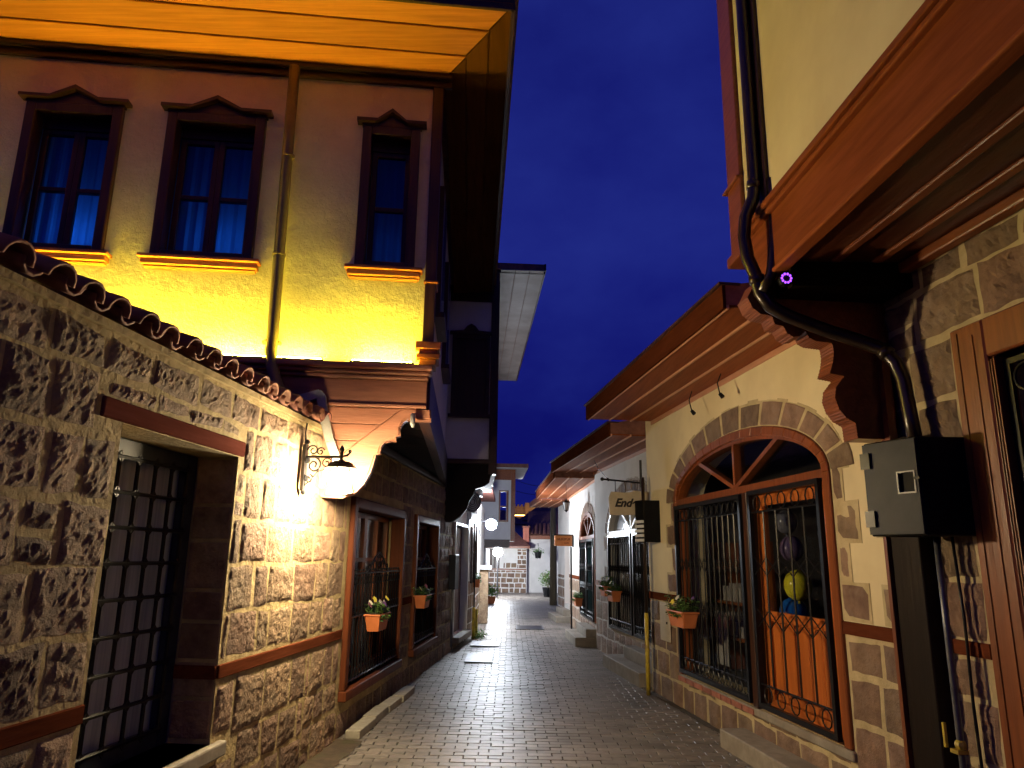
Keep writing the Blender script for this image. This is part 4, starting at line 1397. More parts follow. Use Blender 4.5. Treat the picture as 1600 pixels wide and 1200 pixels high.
HB = (10.35, 13.02, 0.45, 2.02, 0.62)
shopB, frameB = arch_shop("arched_shop", "white shop with pale arch frame and black grille behind the hanging cream sign", B, 9.70, 14.02, 3.24, HB,
                          M_PLASTER_W, [], (1.12, 1.21), eave=(9.72, 14.1, 3.20, 0.80, 3, 0.165), stone_cell=0.1, frame_mat=M_WHITE, mortar=M_MORTAR_G,
                          voussoirs=13, band_mat=M_WOOD_R)
iron_grille(B, 11.55, 12.94, 0.47, 1.98, 0.035, 12).build("iron_grille", M_IRON, shopB)
iron_grille(B, 10.45, 11.45, 0.47, 1.98, 0.035, 8).build("iron_grille", M_IRON, shopB)
m = MB(); m.fbox(B, 10.45, 12.94, 0.47, 1.98, -0.055, -0.05); m.build("shop_window", M_GLASS, shopB)
HC = (14.35, 16.60, 0.40, 2.02, 0.52)
shopC, frameC = arch_shop("arched_shop", "third white shop with red brown arched door and teal curtain behind grille", C, 14.05, 18.85, 3.20, HC,
                          M_PLASTER_W, [], (1.12, 1.20), eave=(14.12, 19.2, 3.10, 0.80, 3, 0.15), mortar=M_MORTAR_G, stone_cell=0.12, voussoirs=11)
M_TEAL = curtain_mat("teal_curtain", (0.16, 0.34, 0.36))
m = MB()
for k in range(40):
    a0, a1 = 14.45 + k * .0515, 14.45 + (k + 1) * .0515
    f = lambda q_: -0.12 + .02 * math.sin(q_ * 40)
    m.quad(C.p(a0, 0.42, f(a0)), C.p(a1, 0.42, f(a1)), C.p(a1, 1.97, f(a1)), C.p(a0, 1.97, f(a0)))
m.build("curtain", M_TEAL, shopC, smooth=True, fix=False)
iron_grille(C, 14.45, 15.4, 0.42, 1.97, 0.035, 7).build("iron_grille", M_IRON, shopC)
iron_grille(C, 15.45, 16.5, 0.42, 1.97, 0.035, 7).build("iron_grille", M_IRON, shopC)
HD = (19.6, 20.5, 0.4, 2.0, 0.0)
shopD = thing("small_shop", "small grey plastered shop farthest along the right side of the lane", "shop", (1.6, 20, 0))
mb = MB(); wall_body(mb, D, 18.9, 21.8, -0.05, 3.15, 0.3, [HD]); mb.build("plaster_wall", M_PLASTER_W, shopD)
lay_stones(shopD, D, 18.92, 21.8, -0.02, 1.15, [(19.55, 20.55, 0.3, 3)], M_STONE_R, (0.22, 0.3), (0.25, 0.45), 0.03, 0.015, 0.004, 0.14, 0.01)
m = MB(); m.fbox(D, 19.6, 20.5, 0.4, 2.0, -0.2, -0.15); m.build("door", M_WOOD_RZ, shopD)
for k in range(3):
    m = MB(); m.fbox(D, 19.25, 22.1, 3.05, 3.07, .012 + k * .26, .25 + k * .26); m.build("eave_board", M_WOOD_EAVE, shopD)
    m = MB(); m.fbox(D, 19.25, 22.1, 3.035, 3.066, .252 + k * .26, .268 + k * .26); m.build("eave_bead", M_WOOD_TRIM, shopD)
m = MB(); m.fbox(D, 19.25, 22.1, 3.04, 3.18, .80, .83); m.build("fascia", M_WOOD_R, shopD)
m = MB(); m.fbox(D, 19.25, 22.1, 3.072, 3.16, -2.5, .795); m.build("roof", M_TILE, shopD)

# steps
def steps(label, fr, tiers, group="stone steps up to the shops"):
    a, b, w, h = tiers[0]
    t = thing("stone_step", label, "step", fr.p((a + b) / 2, 0, w), group)
    zb = 0.0
    for (a, b, w, h) in tiers:
        m = MB(); m.fbox(fr, a, b, zb + (.001 if zb else -.01), h, 0.002, w)
        bevel(m.build("step_block", M_STEPSTONE, t), 0.012, 2)
        zb = h
steps("long low grey stone step below the nearest arched doorway", A, [(3.9, 7.02, 0.24, 0.15)])
steps("two tier grey stone step below the cream hanging sign", B, [(10.0, 11.9, 0.42, 0.17), (10.0, 11.5, 0.20, 0.34)])
steps("two tier stone step before the third shop with the red brown arch", C, [(14.25, 15.95, 0.42, 0.16), (14.25, 15.7, 0.22, 0.31)])
steps("small stone step before the farthest grey shop on the right", D, [(19.3, 20.9, 0.40, 0.15), (19.4, 20.8, 0.2, 0.3)])

# ------------------------------------------------------------------ right foreground: stone house with jetty
stone_h = thing("stone_house", "stone house with cream plastered upper storey jettied on varnished timber", "house", (2.6, 3.4, 0))
DR = (2.0, 3.66, 0.0, 2.62, 0)      # door opening inside its frame
mb = MB(); wall_body(mb, A, 1.2, 4.55, -0.05, 3.40, 0.4, [(1.9, 3.70, -0.05, 2.66, 0)]); mb.build("mortar_bed", M_MORTAR_R, stone_h)
hl = [(1.6, 3.96, -1, 2.885), (3.96, 4.55, 1.115, 1.2)]
lay_stones(stone_h, A, 3.0, 4.54, -0.03, 1.12, hl, M_STONE_R, (0.27, 0.35), (0.3, 0.48), 0.036, 0.014, 0.013, 0.025, 0.016, dome=0.4)
lay_stones(stone_h, A, 2.6, 4.54, 1.20, 3.36, hl, M_STONE_R, (0.29, 0.37), (0.32, 0.5), 0.036, 0.014, 0.013, 0.025, 0.016, dome=0.4)
m = MB(); m.fbox(A, 3.96, 4.55, 1.12, 1.195, -0.02, 0.014); m.build("tie_beam", M_WOOD_BAND, stone_h)
# door frame at the right edge
m = MB()
m.fbox(A, 3.70, 3.94, -0.02, 2.87, -0.1, 0.030)
m.fbox(A, 1.9, 3.70, 2.66, 2.87, -0.1, 0.030)
df = bevel(m.build("door_frame", M_WOOD_RZ, stone_h), 0.01)
m = MB()
for k in range(5):
    m.fbox(A, 3.655 + k * .009, 3.66 + k * .009, -0.02, 2.65 - k * .004, -0.09, 0.024 - (k % 2) * .006)
m.fbox(A, 3.77, 3.785, -0.02, 2.80, 0.031, 0.036)
m.fbox(A, 3.88, 3.895, -0.02, 2.84, 0.031, 0.036)
m.build("frame_reeding", M_WOOD_RZ, df)
m = MB(); m.fbox(A, 2.0, 3.655, 0.0, 2.66, -0.25, -0.21); dd_ = m.build("door", M_WOOD_DZ, stone_h)
m = MB()
gd = -0.03
m.fbox(A, 3.61, 3.65, 0.0, 2.63, gd - .01, gd + .01)
m.fbox(A, 2.0, 3.61, 2.60, 2.63, gd - .01, gd + .01)
for s_ in (3.53, 3.36, 3.19, 3.02):
    m.ring(A.p(s_, 2.52, gd), A.dv, (0, 0, 1), 0.068, 0.008, 16, 5)
for s_ in (3.445, 3.275, 3.105, 2.9):
    pts = []
    for k in range(60):
        z = 2.60 - k * 0.026
        pts.append(A.p(s_, z, gd))
    m.tube(pts, [0.0085 if k % 2 else 0.0055 for k in range(60)], 5)
m.fbox(A, 2.0, 3.61, 1.905, 1.925, gd - .008, gd + .008)
m.fbox(A, 2.0, 3.61, 1.02, 1.04, gd - .008, gd + .008)
for s_ in (3.53, 3.36, 3.19):
    m.ring(A.p(s_, 1.83, gd), A.dv, (0, 0, 1), 0.075, 0.008, 16, 5)
    m.ring(A.p(s_, 1.10, gd), A.dv, (0, 0, 1), 0.07, 0.008, 16, 5)
for s_ in (3.53, 3.36, 3.19, 3.02):
    m.tube([A.p(s_, 1.90, gd), A.p(s_, 0.05, gd)], 0.007, 5)
m.build("iron_grille", M_IRON, stone_h)

J = street_frame(1.645, 4.25, -2.6, -1)      # jetty face over the lane
JN, JF = -1.2, 4.95
WU = (2.2, 3.36, 4.78, 6.3, 0)
mb = MB(); wall_body(mb, J, JN, 4.28, 3.88, 7.6, 0.2, [WU]); mb.build("plaster_wall", M_PLASTER_R, stone_h)
# upper window, only its sill corner is in view
m = MB()
m.fbox(J, 2.2, 2.3, 4.78, 6.3, -0.1, 0.05); m.fbox(J, 3.26, 3.36, 4.78, 6.3, -0.1, 0.05); m.fbox(J, 2.3, 3.26, 6.2, 6.3, -0.1, 0.05)
w_ = m.build("window", M_WOOD_DZ, stone_h)
m = MB(); m.fbox(J, 2.3, 3.26, 4.78, 6.2, -0.09, -0.08); m.build("pane", M_GLASS, w_)
m = MB()
m.fbox(J, 2.12, 3.46, 4.725, 4.775, 0.001, 0.125)
m.fbox(J, 2.15, 3.43, 4.675, 4.723, 0.001, 0.085)
m.fbox(J, 2.18, 3.40, 4.64, 4.673, 0.001, 0.05)
bevel(m.build("sill", M_WOOD_R, w_), 0.008)
m = MB(); m.fbox(J, 4.285, 4.50, 3.86, 7.6, -0.2, 0.03); bevel(m.build("corner_post", M_WOOD_DZ, stone_h), 0.006)
m = MB(); m.fbox(J, 4.505, 4.70, 3.86, 7.6, -0.2, 0.0); m.build("plaster_strip", M_PLASTER_R, stone_h)
m = MB(); m.fbox(J, 4.705, JF, 3.74, 7.6, -0.2, 0.03); bevel(m.build("corner_post", M_WOOD_R, stone_h), 0.006)
m = MB(); m.fbox(J, 4.70, JF + .03, 3.66, 3.735, -0.2, 0.055); bevel(m.build("post_base", M_WOOD_R, stone_h), 0.006)
m = MB(); m.fbox(J, 4.70, JF + .05, 4.25, 4.27, -0.2, 0.055); bevel(m.build("post_ring", M_WOOD_R, stone_h), 0.006)
# mouldings and fascia of the jetty
m = MB()
m.fbox(J, JN, 4.60, 3.835, 3.878, -0.1, 0.012)
fas = m.build("shadow_moulding", M_WOOD_D, stone_h)
m = MB()
m.fbox(J, JN, 4.62, 3.785, 3.832, -0.1, 0.065)
m.fbox(J, JN, 4.61, 3.745, 3.782, -0.1, 0.048)
bevel(m.build("ledge_moulding", M_WOOD_EAVE, stone_h), 0.010, 2)
m = MB(); m.fbox(J, JN, 4.60, 3.385, 3.742, -0.06, 0.014); m.build("fascia", M_WOOD_EAVE, stone_h)
m = MB(); m.fbox(J, JN, 4.60, 3.352, 3.382, -0.06, 0.03); bevel(m.build("fascia_bead", M_WOOD_EAVE, stone_h), 0.01, 2)
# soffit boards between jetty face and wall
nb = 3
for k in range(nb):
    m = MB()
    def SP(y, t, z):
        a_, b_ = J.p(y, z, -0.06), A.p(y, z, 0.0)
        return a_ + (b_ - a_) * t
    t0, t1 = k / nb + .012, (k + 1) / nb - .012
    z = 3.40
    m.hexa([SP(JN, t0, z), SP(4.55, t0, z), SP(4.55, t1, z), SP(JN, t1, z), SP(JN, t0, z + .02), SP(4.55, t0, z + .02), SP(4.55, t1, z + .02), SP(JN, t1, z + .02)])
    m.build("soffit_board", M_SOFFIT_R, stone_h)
    if k:
        t0, t1 = k / nb - .035, k / nb + .035
        m = MB(); z = 3.372
        m.hexa([SP(JN, t0, z), SP(4.15, t0, z), SP(4.15, t1, z), SP(JN, t1, z), SP(JN, t0, z + .027), SP(4.15, t0, z + .027), SP(4.15, t1, z + .027), SP(JN, t1, z + .027)])
        bevel(m.build("soffit_bead", M_WOOD_R, stone_h), 0.009, 2)
m = MB(); m.fbox(A, JN, 4.5, 3.33, 3.398, 0.016, 0.09); bevel(m.build("wall_moulding", M_WOOD_R, stone_h), 0.012, 2)
# cross beam at the far end of the soffit
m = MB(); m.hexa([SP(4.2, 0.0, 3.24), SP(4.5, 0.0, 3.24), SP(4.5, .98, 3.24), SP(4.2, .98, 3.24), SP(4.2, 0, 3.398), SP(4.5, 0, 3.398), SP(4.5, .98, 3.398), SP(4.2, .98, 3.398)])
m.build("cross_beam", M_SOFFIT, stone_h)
m = MB(); m.fbox(J, -1.2, 4.95, 7.6, 7.7, -3, 0.5); m.build("roof", M_TILE, stone_h)
m = MB(); m.fbox(J, 4.72, 4.94, 3.5, 7.6, -3, -0.21); m.build("far_end_wall", M_PLASTER_R, stone_h)
# scrolled bracket
bp = [(2.43, 2.345), (2.15, 2.345), (2.145, 2.44), (2.085, 2.475), (2.045, 2.53), (2.025, 2.60), (2.04, 2.67), (2.085, 2.725), (2.10, 2.74), (2.005, 2.755), (2.03, 2.82),
      (2.045, 2.89), (2.04, 2.955), (1.93, 2.965), (1.89, 2.985), (1.87, 3.03), (1.83, 2.99), (1.785, 2.985), (1.745, 3.01), (1.725, 3.055), (1.67, 3.065), (1.655, 3.12),
      (1.58, 3.13), (1.53, 3.17), (1.50, 3.24), (1.56, 3.35), (2.43, 3.35)]
dense = []
for (p0, p1) in zip(bp, bp[1:] + bp[:1]):
    L_ = math.hypot(p1[0] - p0[0], p1[1] - p0[1])
    isedge = p0[0] < 2.2 and p1[0] < 2.2 and p0[1] < 3.3
    n_ = max(1, int(L_ / 0.009)) if isedge else 1
    for k in range(n_):
        t_ = k / n_
        nx, nz = (p1[1] - p0[1]) / L_, -(p1[0] - p0[0]) / L_
        amp = (0.0035 if k % 2 else 0.0) if isedge else 0
        dense.append((p0[0] + (p1[0] - p0[0]) * t_ + nx * amp, p0[1] + (p1[1] - p0[1]) * t_ + nz * amp))
m = MB(); m.prism([Vector((x, 4.50 - (x - 2.4) * -0.09, z)) for x, z in dense], (-0.015, 0.16, 0))
m.build("bracket", M_WOOD_R, stone_h, fix=True)
# timber post under the bracket
m = MB(); m.fbox(A, 4.27, 4.53, -0.02, 2.33, 0.003, 0.115)
post = bevel(m.build("timber_post", M_POST, stone_h), 0.006)
m = MB(); m.fbox(A, 4.53, 4.56, -0.02, 2.33, 0.02, 0.14); m.build("post_edge", M_WOOD_RZ, stone_h)
m = MB(); m.fbox(A, 4.45, 4.53, 2.33, 2.98, 0.05, 0.10); m.build("post_edge", M_WOOD_RZ, stone_h)
# downpipe
m = MB()
pp = [(1.575, 4.36, 7.5), (1.575, 4.36, 4.4), (1.575, 4.36, 4.02), (1.56, 4.36, 3.9), (1.50, 4.36, 3.76), (1.485, 4.36, 3.62), (1.50, 4.36, 3.48), (1.545, 4.36, 3.36), (1.565, 4.36, 3.25), (1.62, 4.36, 3.16),
      (1.72, 4.36, 3.10), (1.95, 4.36, 3.01), (2.15, 4.34, 2.935), (2.27, 4.30, 2.87), (2.325, 4.27, 2.78), (2.345, 4.24, 2.66), (2.35, 4.22, 2.45), (2.36, 4.20, 2.2)]
m.tube(pp, 0.042, 12)
dp2 = m.build("downpipe", M_PIPE, stone_h, smooth=True)
for i in (2, 7, 13):
    a_, b_ = Vector(pp[i]), Vector(pp[i + 1])
    m = MB(); m.tube([a_, a_ + (b_ - a_).normalized() * .05], 0.05, 12); m.build("pipe_collar", M_PIPE, dp2, smooth=True)
m = MB(); m.tube([(1.66, 4.28, 4.0), (1.66, 4.28, 3.86), (1.655, 4.28, 3.6), (1.62, 4.30, 3.35), (1.57, 4.34, 3.25)], 0.035, 10)
m.build("branch_pipe", M_PIPE, dp2, smooth=True)
# conduit next to the post, with taps at its foot
cd = thing("gas_pipe", "grey service pipe rising beside the timber post below the big meter box", "pipe", A.p(4.16, 0, 0.1))
m = MB(); m.tube([A.p(4.13, 1.76, 0.11), A.p(4.13, 1.2, 0.11), A.p(4.13, 0.70, 0.11), A.p(4.13, 0.0, 0.11)], 0.017, 10); m.build("conduit", M_CONDUIT, cd, smooth=True)
m = MB(); m.tube([A.p(4.06, 1.76, 0.07), A.p(4.055, 1.3, 0.06), A.p(4.06, 0.9, 0.065), A.p(4.05, 0.0, 0.06)], 0.009, 6); m.build("cable", M_IRON, cd, smooth=True)
m = MB(); m.ball(A.p(4.13, 0.68, 0.11), 0.03, 8); m.fbox(A, 4.10, 4.16, 0.64, 0.66, 0.09, 0.15); m.build("tap_body", M_YELLOW, cd)
m = MB(); m.fbox(A, 4.17, 4.185, 0.66, 0.78, 0.15, 0.165); m.build("tap_handle", M_YELLOW, cd)
# meter box
def wbox(label, corner, az1, l1, az2, l2, z0, z1, lit, slats=False, hinges=True):
    t = thing("meter_box", label, "box", (corner[0], corner[1], z0), "black meter boxes on the right")
    c = Vector((corner[0], corner[1], 0))
    a1 = Vector((math.sin(R(az1)), math.cos(R(az1)), 0))
    a2 = Vector((math.sin(R(az2)), math.cos(R(az2)), 0))
    b0 = c
    P = [b0, b0 + a1 * l1, b0 + a1 * l1 + a2 * l2, b0 + a2 * l2]
    m = MB(); m.hexa([p + Vector((0, 0, z0)) for p in P] + [p + Vector((0, 0, z1)) for p in P])
    bevel(m.build("case", M_BOX_D, t), 0.006)  # near black also stands in for shade inside the door's hole
    out = Vector((a1.y, -a1.x, 0))
    if out.dot(a2) > 0:
        out = -out
    def Q(u, z, d):
        return b0 + a1 * u + out * d + Vector((0, 0, z))
    def slab(mb, u0, u1, za, zb, d0, d1):
        mb.hexa([Q(u0, za, d0), Q(u1, za, d0), Q(u1, za, d1), Q(u0, za, d1), Q(u0, zb, d0), Q(u1, zb, d0), Q(u1, zb, d1), Q(u0, zb, d1)])
    if not slats:
        hz0, hz1 = z0 + (z1 - z0) * 0.44, z0 + (z1 - z0) * 0.64
        u0, u1 = l1 * 0.08, l1 * 0.36
        m = MB()
        slab(m, 0.004, u0, z0 + .01, z1 - .01, .001, .014)
        slab(m, u1, l1 - .004, z0 + .01, z1 - .01, .001, .014)
        slab(m, u0, u1, z0 + .01, hz0, .001, .014)
        slab(m, u0, u1, hz1, z1 - .01, .001, .014)
        lf = m.build("box_door", lit, t)
        m = MB()
        for (a_, b_, c_, d_) in ((u0 - .008, u0, hz0 - .008, hz1 + .008), (u1, u1 + .008, hz0 - .008, hz1 + .008), (u0, u1, hz0 - .008, hz0), (u0, u1, hz1, hz1 + .008)):
            slab(m, a_, b_, c_, d_, .0145, .018)
        m.build("window_rim", M_CONDUIT, lf)
        m = MB(); slab(m, -0.015, 0.02, (z0 + z1) / 2 + .03, (z0 + z1) / 2 + .045, .016, .03); m.build("latch", M_IRON, lf)
        for zc in (z0 + (z1 - z0) * .18, z0 + (z1 - z0) * .80):
            m = MB(); slab(m, l1 - .055, l1 + .006, zc - .045, zc + .045, .015, .028); m.build("hinge", M_IRON, lf)
    else:
        zm = z0 + (z1 - z0) * .55
        m = MB(); slab(m, 0.0, l1, zm, z1, .001, .012); m.build("box_door", M_BOX_D, t)
        for k in range(5):
            m = MB(); zz_ = z0 + (zm - z0) * (k + .1) / 5; slab(m, 0.0, l1, zz_, zz_ + (zm - z0) * .12, .001, .02); m.build("vent_slat", M_WHITE, t)
    return t
wbox("large lamplit grey fronted meter box with square hole on the timber post", (2.20, 3.92), -24, 0.345, 88, 0.29, 1.74, 2.27, M_BOX)
# small box and sign on the pole
pole = thing("sign_pole", "slim dark pole with yellow foot carrying the cream sign and small box", "pole", (1.66, 9.47, 0))
PX, PY = 1.70, 9.42
m = MB(); m.tube([(PX, PY, 0.95), (PX, PY, 2.62)], 0.022, 10); m.build("pole_shaft", M_PIPE, pole, smooth=True)
m = MB(); m.tube([(PX, PY, 0.0), (PX, PY, 0.95)], 0.026, 10); m.build("pole_foot", M_YELLOW, pole, smooth=True)
wbox("small black meter box with white vent slats on the sign pole", (1.655, 9.17), -24, 0.17, 88, 0.26, 1.80, 2.31, M_BOX_D, slats=True)
def text_obj(name, body, size, mat, parent, loc, rot, extrude=0.001, shear=0.0, align='CENTER'):
    cu = bpy.data.curves.new(name, 'FONT')
    cu.body = body
    cu.size = size
    cu.extrude = extrude
    cu.shear = shear
    cu.offset = 0.004 * size / 0.1
    cu.align_x = align
    cu.align_y = 'CENTER'
    tmp = bpy.data.objects.new(name, cu)
    COL.objects.link(tmp)
    dg = bpy.context.evaluated_depsgraph_get()
    me = bpy.data.meshes.new_from_object(tmp.evaluated_get(dg))
    bpy.data.objects.remove(tmp)
    ob = bpy.data.objects.new(name, me)
    me.materials.clear()
    me.materials.append(mat)
    COL.objects.link(ob)
    ob.parent = parent
    ob.location = Vector(loc) - OFF[parent.name]
    ob.rotation_euler = rot
    return ob
sg = thing("hanging_sign", "cream sign reading Ender in black italic letters hanging from an iron arm", "sign", (1.4, 9.8, 2.3))
SX = cross_frame(1.70, 9.55, 4.0)
m = MB(); m.tube([SX.p(1.20, 2.60), SX.p(1.70, 2.56)], 0.012, 6); m.ball(SX.p(1.19, 2.60), .025, 8)
m.tube([SX.p(1.70, 2.5), SX.p(1.70, 2.86)], 0.016, 8); m.build("sign_arm", M_IRON, sg)
m = MB(); m.prism([SX.p(x, z, 0.01) for x, z in ((1.28, 2.14), (1.80, 2.15), (1.80, 2.44), (1.62, 2.455), (1.48, 2.43), (1.30, 2.44), (1.27, 2.36))], SX.out * -.02); m.build("sign_board", M_SIGN_C, sg)
m = MB(); m.tube([SX.p(1.36, 2.44), SX.p(1.36, 2.59)], 0.005, 4); m.tube([SX.p(1.62, 2.44), SX.p(1.62, 2.57)], 0.005, 4); m.build("hanger", M_IRON, sg)
text_obj("lettering", "Ender", 0.145, M_INK, sg, SX.p(1.345, 2.295, 0.012), (R(90), 0, R(4)), shear=0.35, align='LEFT')
sg2 = thing("projecting_sign", "small orange sign with dark lettering on a post far along the shops", "sign", (1.45, 17.6, 2.0))
S2 = cross_frame(1.45, 17.0, 3.0)
m = MB(); m.fbox(S2, 1.03, 1.42, 1.855, 2.09, -0.06, 0.0); m.build("sign_board", M_SIGN_O, sg2)
m = MB(); m.fbox(S2, 1.00, 1.45, 2.092, 2.115, -0.07, 0.015); m.fbox(S2, 1.425, 1.46, 1.83, 2.09, -0.07, 0.01); m.build("sign_frame", M_IRON, sg2)
m = MB(); m.tube([S2.p(1.40, 0.0, -0.03), S2.p(1.40, 1.85, -0.03)], 0.02, 8); m.build("sign_post", M_IRON, sg2)
text_obj("lettering", "GILIKEBUR", 0.066, M_INK_R, sg2, S2.p(1.225, 2.005, 0.002), (R(90), 0, R(3)))
text_obj("lettering", "CAFE", 0.045, M_INK_R, sg2, S2.p(1.29, 1.92, 0.002), (R(90), 0, R(3)))

# purple security camera light
pl = thing("security_camera", "small black security camera with a glowing purple ring under the jetty corner", "camera", (1.665, 4.18, 3.27))
m = MB(); m.tube([(1.665, 4.17, 3.275), (1.69, 4.30, 3.30)], 0.04, 12); m.tube([(1.69, 4.27, 3.29), (1.70, 4.28, 3.36)], 0.012, 6); m.build("camera_body", M_BOX_D, pl, smooth=True)
for k in range(10):
    a_ = 2 * math.pi * k / 10
    m = MB(); m.ball(Vector((1.66 + .028 * math.cos(a_), 4.163, 3.272 + .028 * math.sin(a_))), 0.0075, 6); m.build("light_diode", M_PURPLE, pl)

# small wire spotlights on the eaves
def wire_spot(label, a, b, group):
    t = thing("wire_spotlight", label, "light", b, group)
    a, b = Vector(a), Vector(b)
    m = MB(); mid = (a + b) / 2 + Vector((-0.03, 0, 0.0)); m.tube([a, mid, b], 0.006, 5); m.build("wire_arm", M_IRON, t)
    m = MB(); m.tube([b, b + Vector((0.02, -0.02, -0.035))], [0.018, 0.022], 8); m.build("lamp_head", M_IRON, t)
wire_spot("unlit spotlight on a short wire left above the nearest arch", A.p(7.62, 3.36, 0.12), A.p(7.45, 3.10, 0.20), "small unlit wire spotlights")
wire_spot("unlit spotlight on a curved wire right above the nearest arch", A.p(6.85, 3.36, 0.12), A.p(6.72, 3.12, 0.20), "small unlit wire spotlights")
wire_spot("unlit spotlight on a long wire at the second shop's eave", B.p(12.3, 3.20, 0.42), B.p(11.9, 2.86, 0.30), "small unlit wire spotlights")
ln = thing("hanging_lantern", "small glass lantern hanging from the third shop's eave", "lantern", C.p(15.4, 2.6, 0.45))
lc = C.p(15.7, 2.68, 0.42)
m = MB(); m.tube([lc + Vector((0, 0, 0.12)), lc + Vector((0, 0, 0.42))], 0.005, 5); m.lathe(lc, [(0.001, 0.14), (0.03, 0.11), (0.085, 0.07), (0.085, 0.06)], 6); m.lathe(lc, [(0.085, 0.06), (0.08, 0.055)], 6)
for k in range(6):
    a_ = 2 * math.pi * k / 6
    m.tube([lc + Vector((.08 * math.cos(a_), .08 * math.sin(a_), .06)), lc + Vector((.045 * math.cos(a_), .045 * math.sin(a_), -.1))], 0.004, 4)
m.lathe(lc, [(0.045, -.1), (0.02, -.13), (0.001, -.14)], 6)
m.build("lantern_cage", M_IRON, ln)
m = MB(); m.lathe(lc, [(0.076, 0.058), (0.042, -.098)], 6); m.build("lantern_glass", M_WHITE, ln)

# ------------------------------------------------------------------ flower boxes
def flower_box(label, pos, rz, length, cols, seed, wid=0.15, hgt=0.15):
    rnd = random.Random(seed)
    full = rnd.uniform(0.75, 1.35)
    t = thing("flower_box", label, "planter", pos, "terracotta flower boxes hung on the grilles", rz=rz, local=True)
    L_, w, h = length / 2, wid / 2, hgt
    k = 0.78
    m = MB()
    m.hexa([(-L_ * k, -w * k, 0), (L_ * k, -w * k, 0), (L_ * k, w * k, 0), (-L_ * k, w * k, 0), (-L_, -w, h), (L_, -w, h), (L_, w, h), (-L_, w, h)])
    m.box(-L_ - .012, L_ + .012, -w - .012, w + .012, h - .001, h + .016)
    bevel(m.build("planter", M_TERRA, t), 0.006, 2)
    m = MB(); m.box(-L_ + .006, L_ - .006, -w + .006, w - .006, h + .0165, h + .022); m.build("soil", M_SOIL, t)
    m = MB()
    for i in range(int(300 * full)):
        x, y_ = rnd.uniform(-L_, L_), rnd.uniform(-w, w)
        hh = rnd.uniform(.02, .10) * full * (1 + 0.5 * math.sin(x * 17 + seed))
        if i % 9 == 0:
            hh = -rnd.uniform(0.0, .05)
            y_ = -w * 1.25
        c = Vector((x * (1 + hh), y_ * (1 + 3 * hh), h + hh))
        s_ = rnd.uniform(.016, .036)
        a_ = rnd.uniform(0, 6.28)
        d1 = Vector((math.cos(a_), math.sin(a_), rnd.uniform(-.5, .6))).normalized()
        d2 = d1.cross(Vector((rnd.uniform(-.3, .3), rnd.uniform(-.3, .3), 1))).normalized()
        m.quad(c - d1 * s_, c + d2 * s_ * .55, c + d1 * s_, c - d2 * s_ * .55)
        if i % 5 == 0:
            m.tube([Vector((x, y_, h)), c], 0.0018, 3, cap=False)
    m.build("leaves", M_LEAF, t, fix=False, kind='stuff')
    for i in range(len(cols)):
        x = -L_ + (i + .5) * 2 * L_ / len(cols) + rnd.uniform(-.02, .02)
        y_ = rnd.uniform(-w * 1.3, w * 0.6)
        z = h + rnd.uniform(.09, .16)
        m = MB()
        tilt = Vector((rnd.uniform(-.4, .4), -1, rnd.uniform(.2, .9))).normalized()
        e1 = tilt.orthogonal().normalized(); e2 = tilt.cross(e1)
        for p_ in range(5):
            a_ = 2 * math.pi * p_ / 5
            dr = e1 * math.cos(a_) + e2 * math.sin(a_)
            pr_ = e1 * -math.sin(a_) + e2 * math.cos(a_)
            c0 = Vector((x, y_, z))
            m.quad(c0, c0 + dr * .022 + pr_ * .016 + tilt * .003, c0 + dr * .036, c0 + dr * .022 - pr_ * .016 + tilt * .003)
        m.build("flower", M_PETALS[cols[i]], t, fix=False)
    return t
azl = -R(4.7)
p = L2.p(7.75, 0.86, 0.13)
flower_box("orange flower box with pansies on the nearer left window grille", p, R(90) + azl, 0.40, ['white', 'purple', 'pink', 'white', 'yellow', 'white', 'purple', 'white', 'pink', 'white', 'yellow', 'purple', 'white'], 3)
p = L2.p(10.05, 0.93, 0.13)
flower_box("orange flower box on the second left window grille", p, R(90) + azl, 0.36, ['yellow', 'pink', 'purple', 'pink'], 4)
p = A.p(8.15, 0.90, 0.13)
flower_box("orange flower box with yellow pansies on the nearest shop grille", p, R(90 + 6.9) + math.pi, 0.50, ['yellow', 'yellow', 'white', 'yellow', 'purple'], 5, wid=0.17)
p = B.p(12.75, 0.98, 0.13)
flower_box("orange flower box at the far corner of the second shop grille", p, R(90 + 6.9) + math.pi, 0.34, ['white', 'yellow', 'white'], 6)
p = B.p(12.15, 0.93, 0.16)
flower_box("orange flower box in the middle of the second shop grille", p, R(90 + 6.9) + math.pi, 0.36, ['yellow', 'white', 'yellow'], 7)
p = C.p(15.9, 0.62, 0.16)
flower_box("orange flower box beside the third shop's arched door", p, R(90 + 2) + math.pi, 0.38, ['yellow', 'white', 'yellow'], 8)
p = Vector((-0.70, 16.1, 0.96))
flower_box("orange flower box with yellow blooms on the far left wall", p, R(90), 0.36, ['yellow', 'yellow', 'white', 'yellow'], 9)

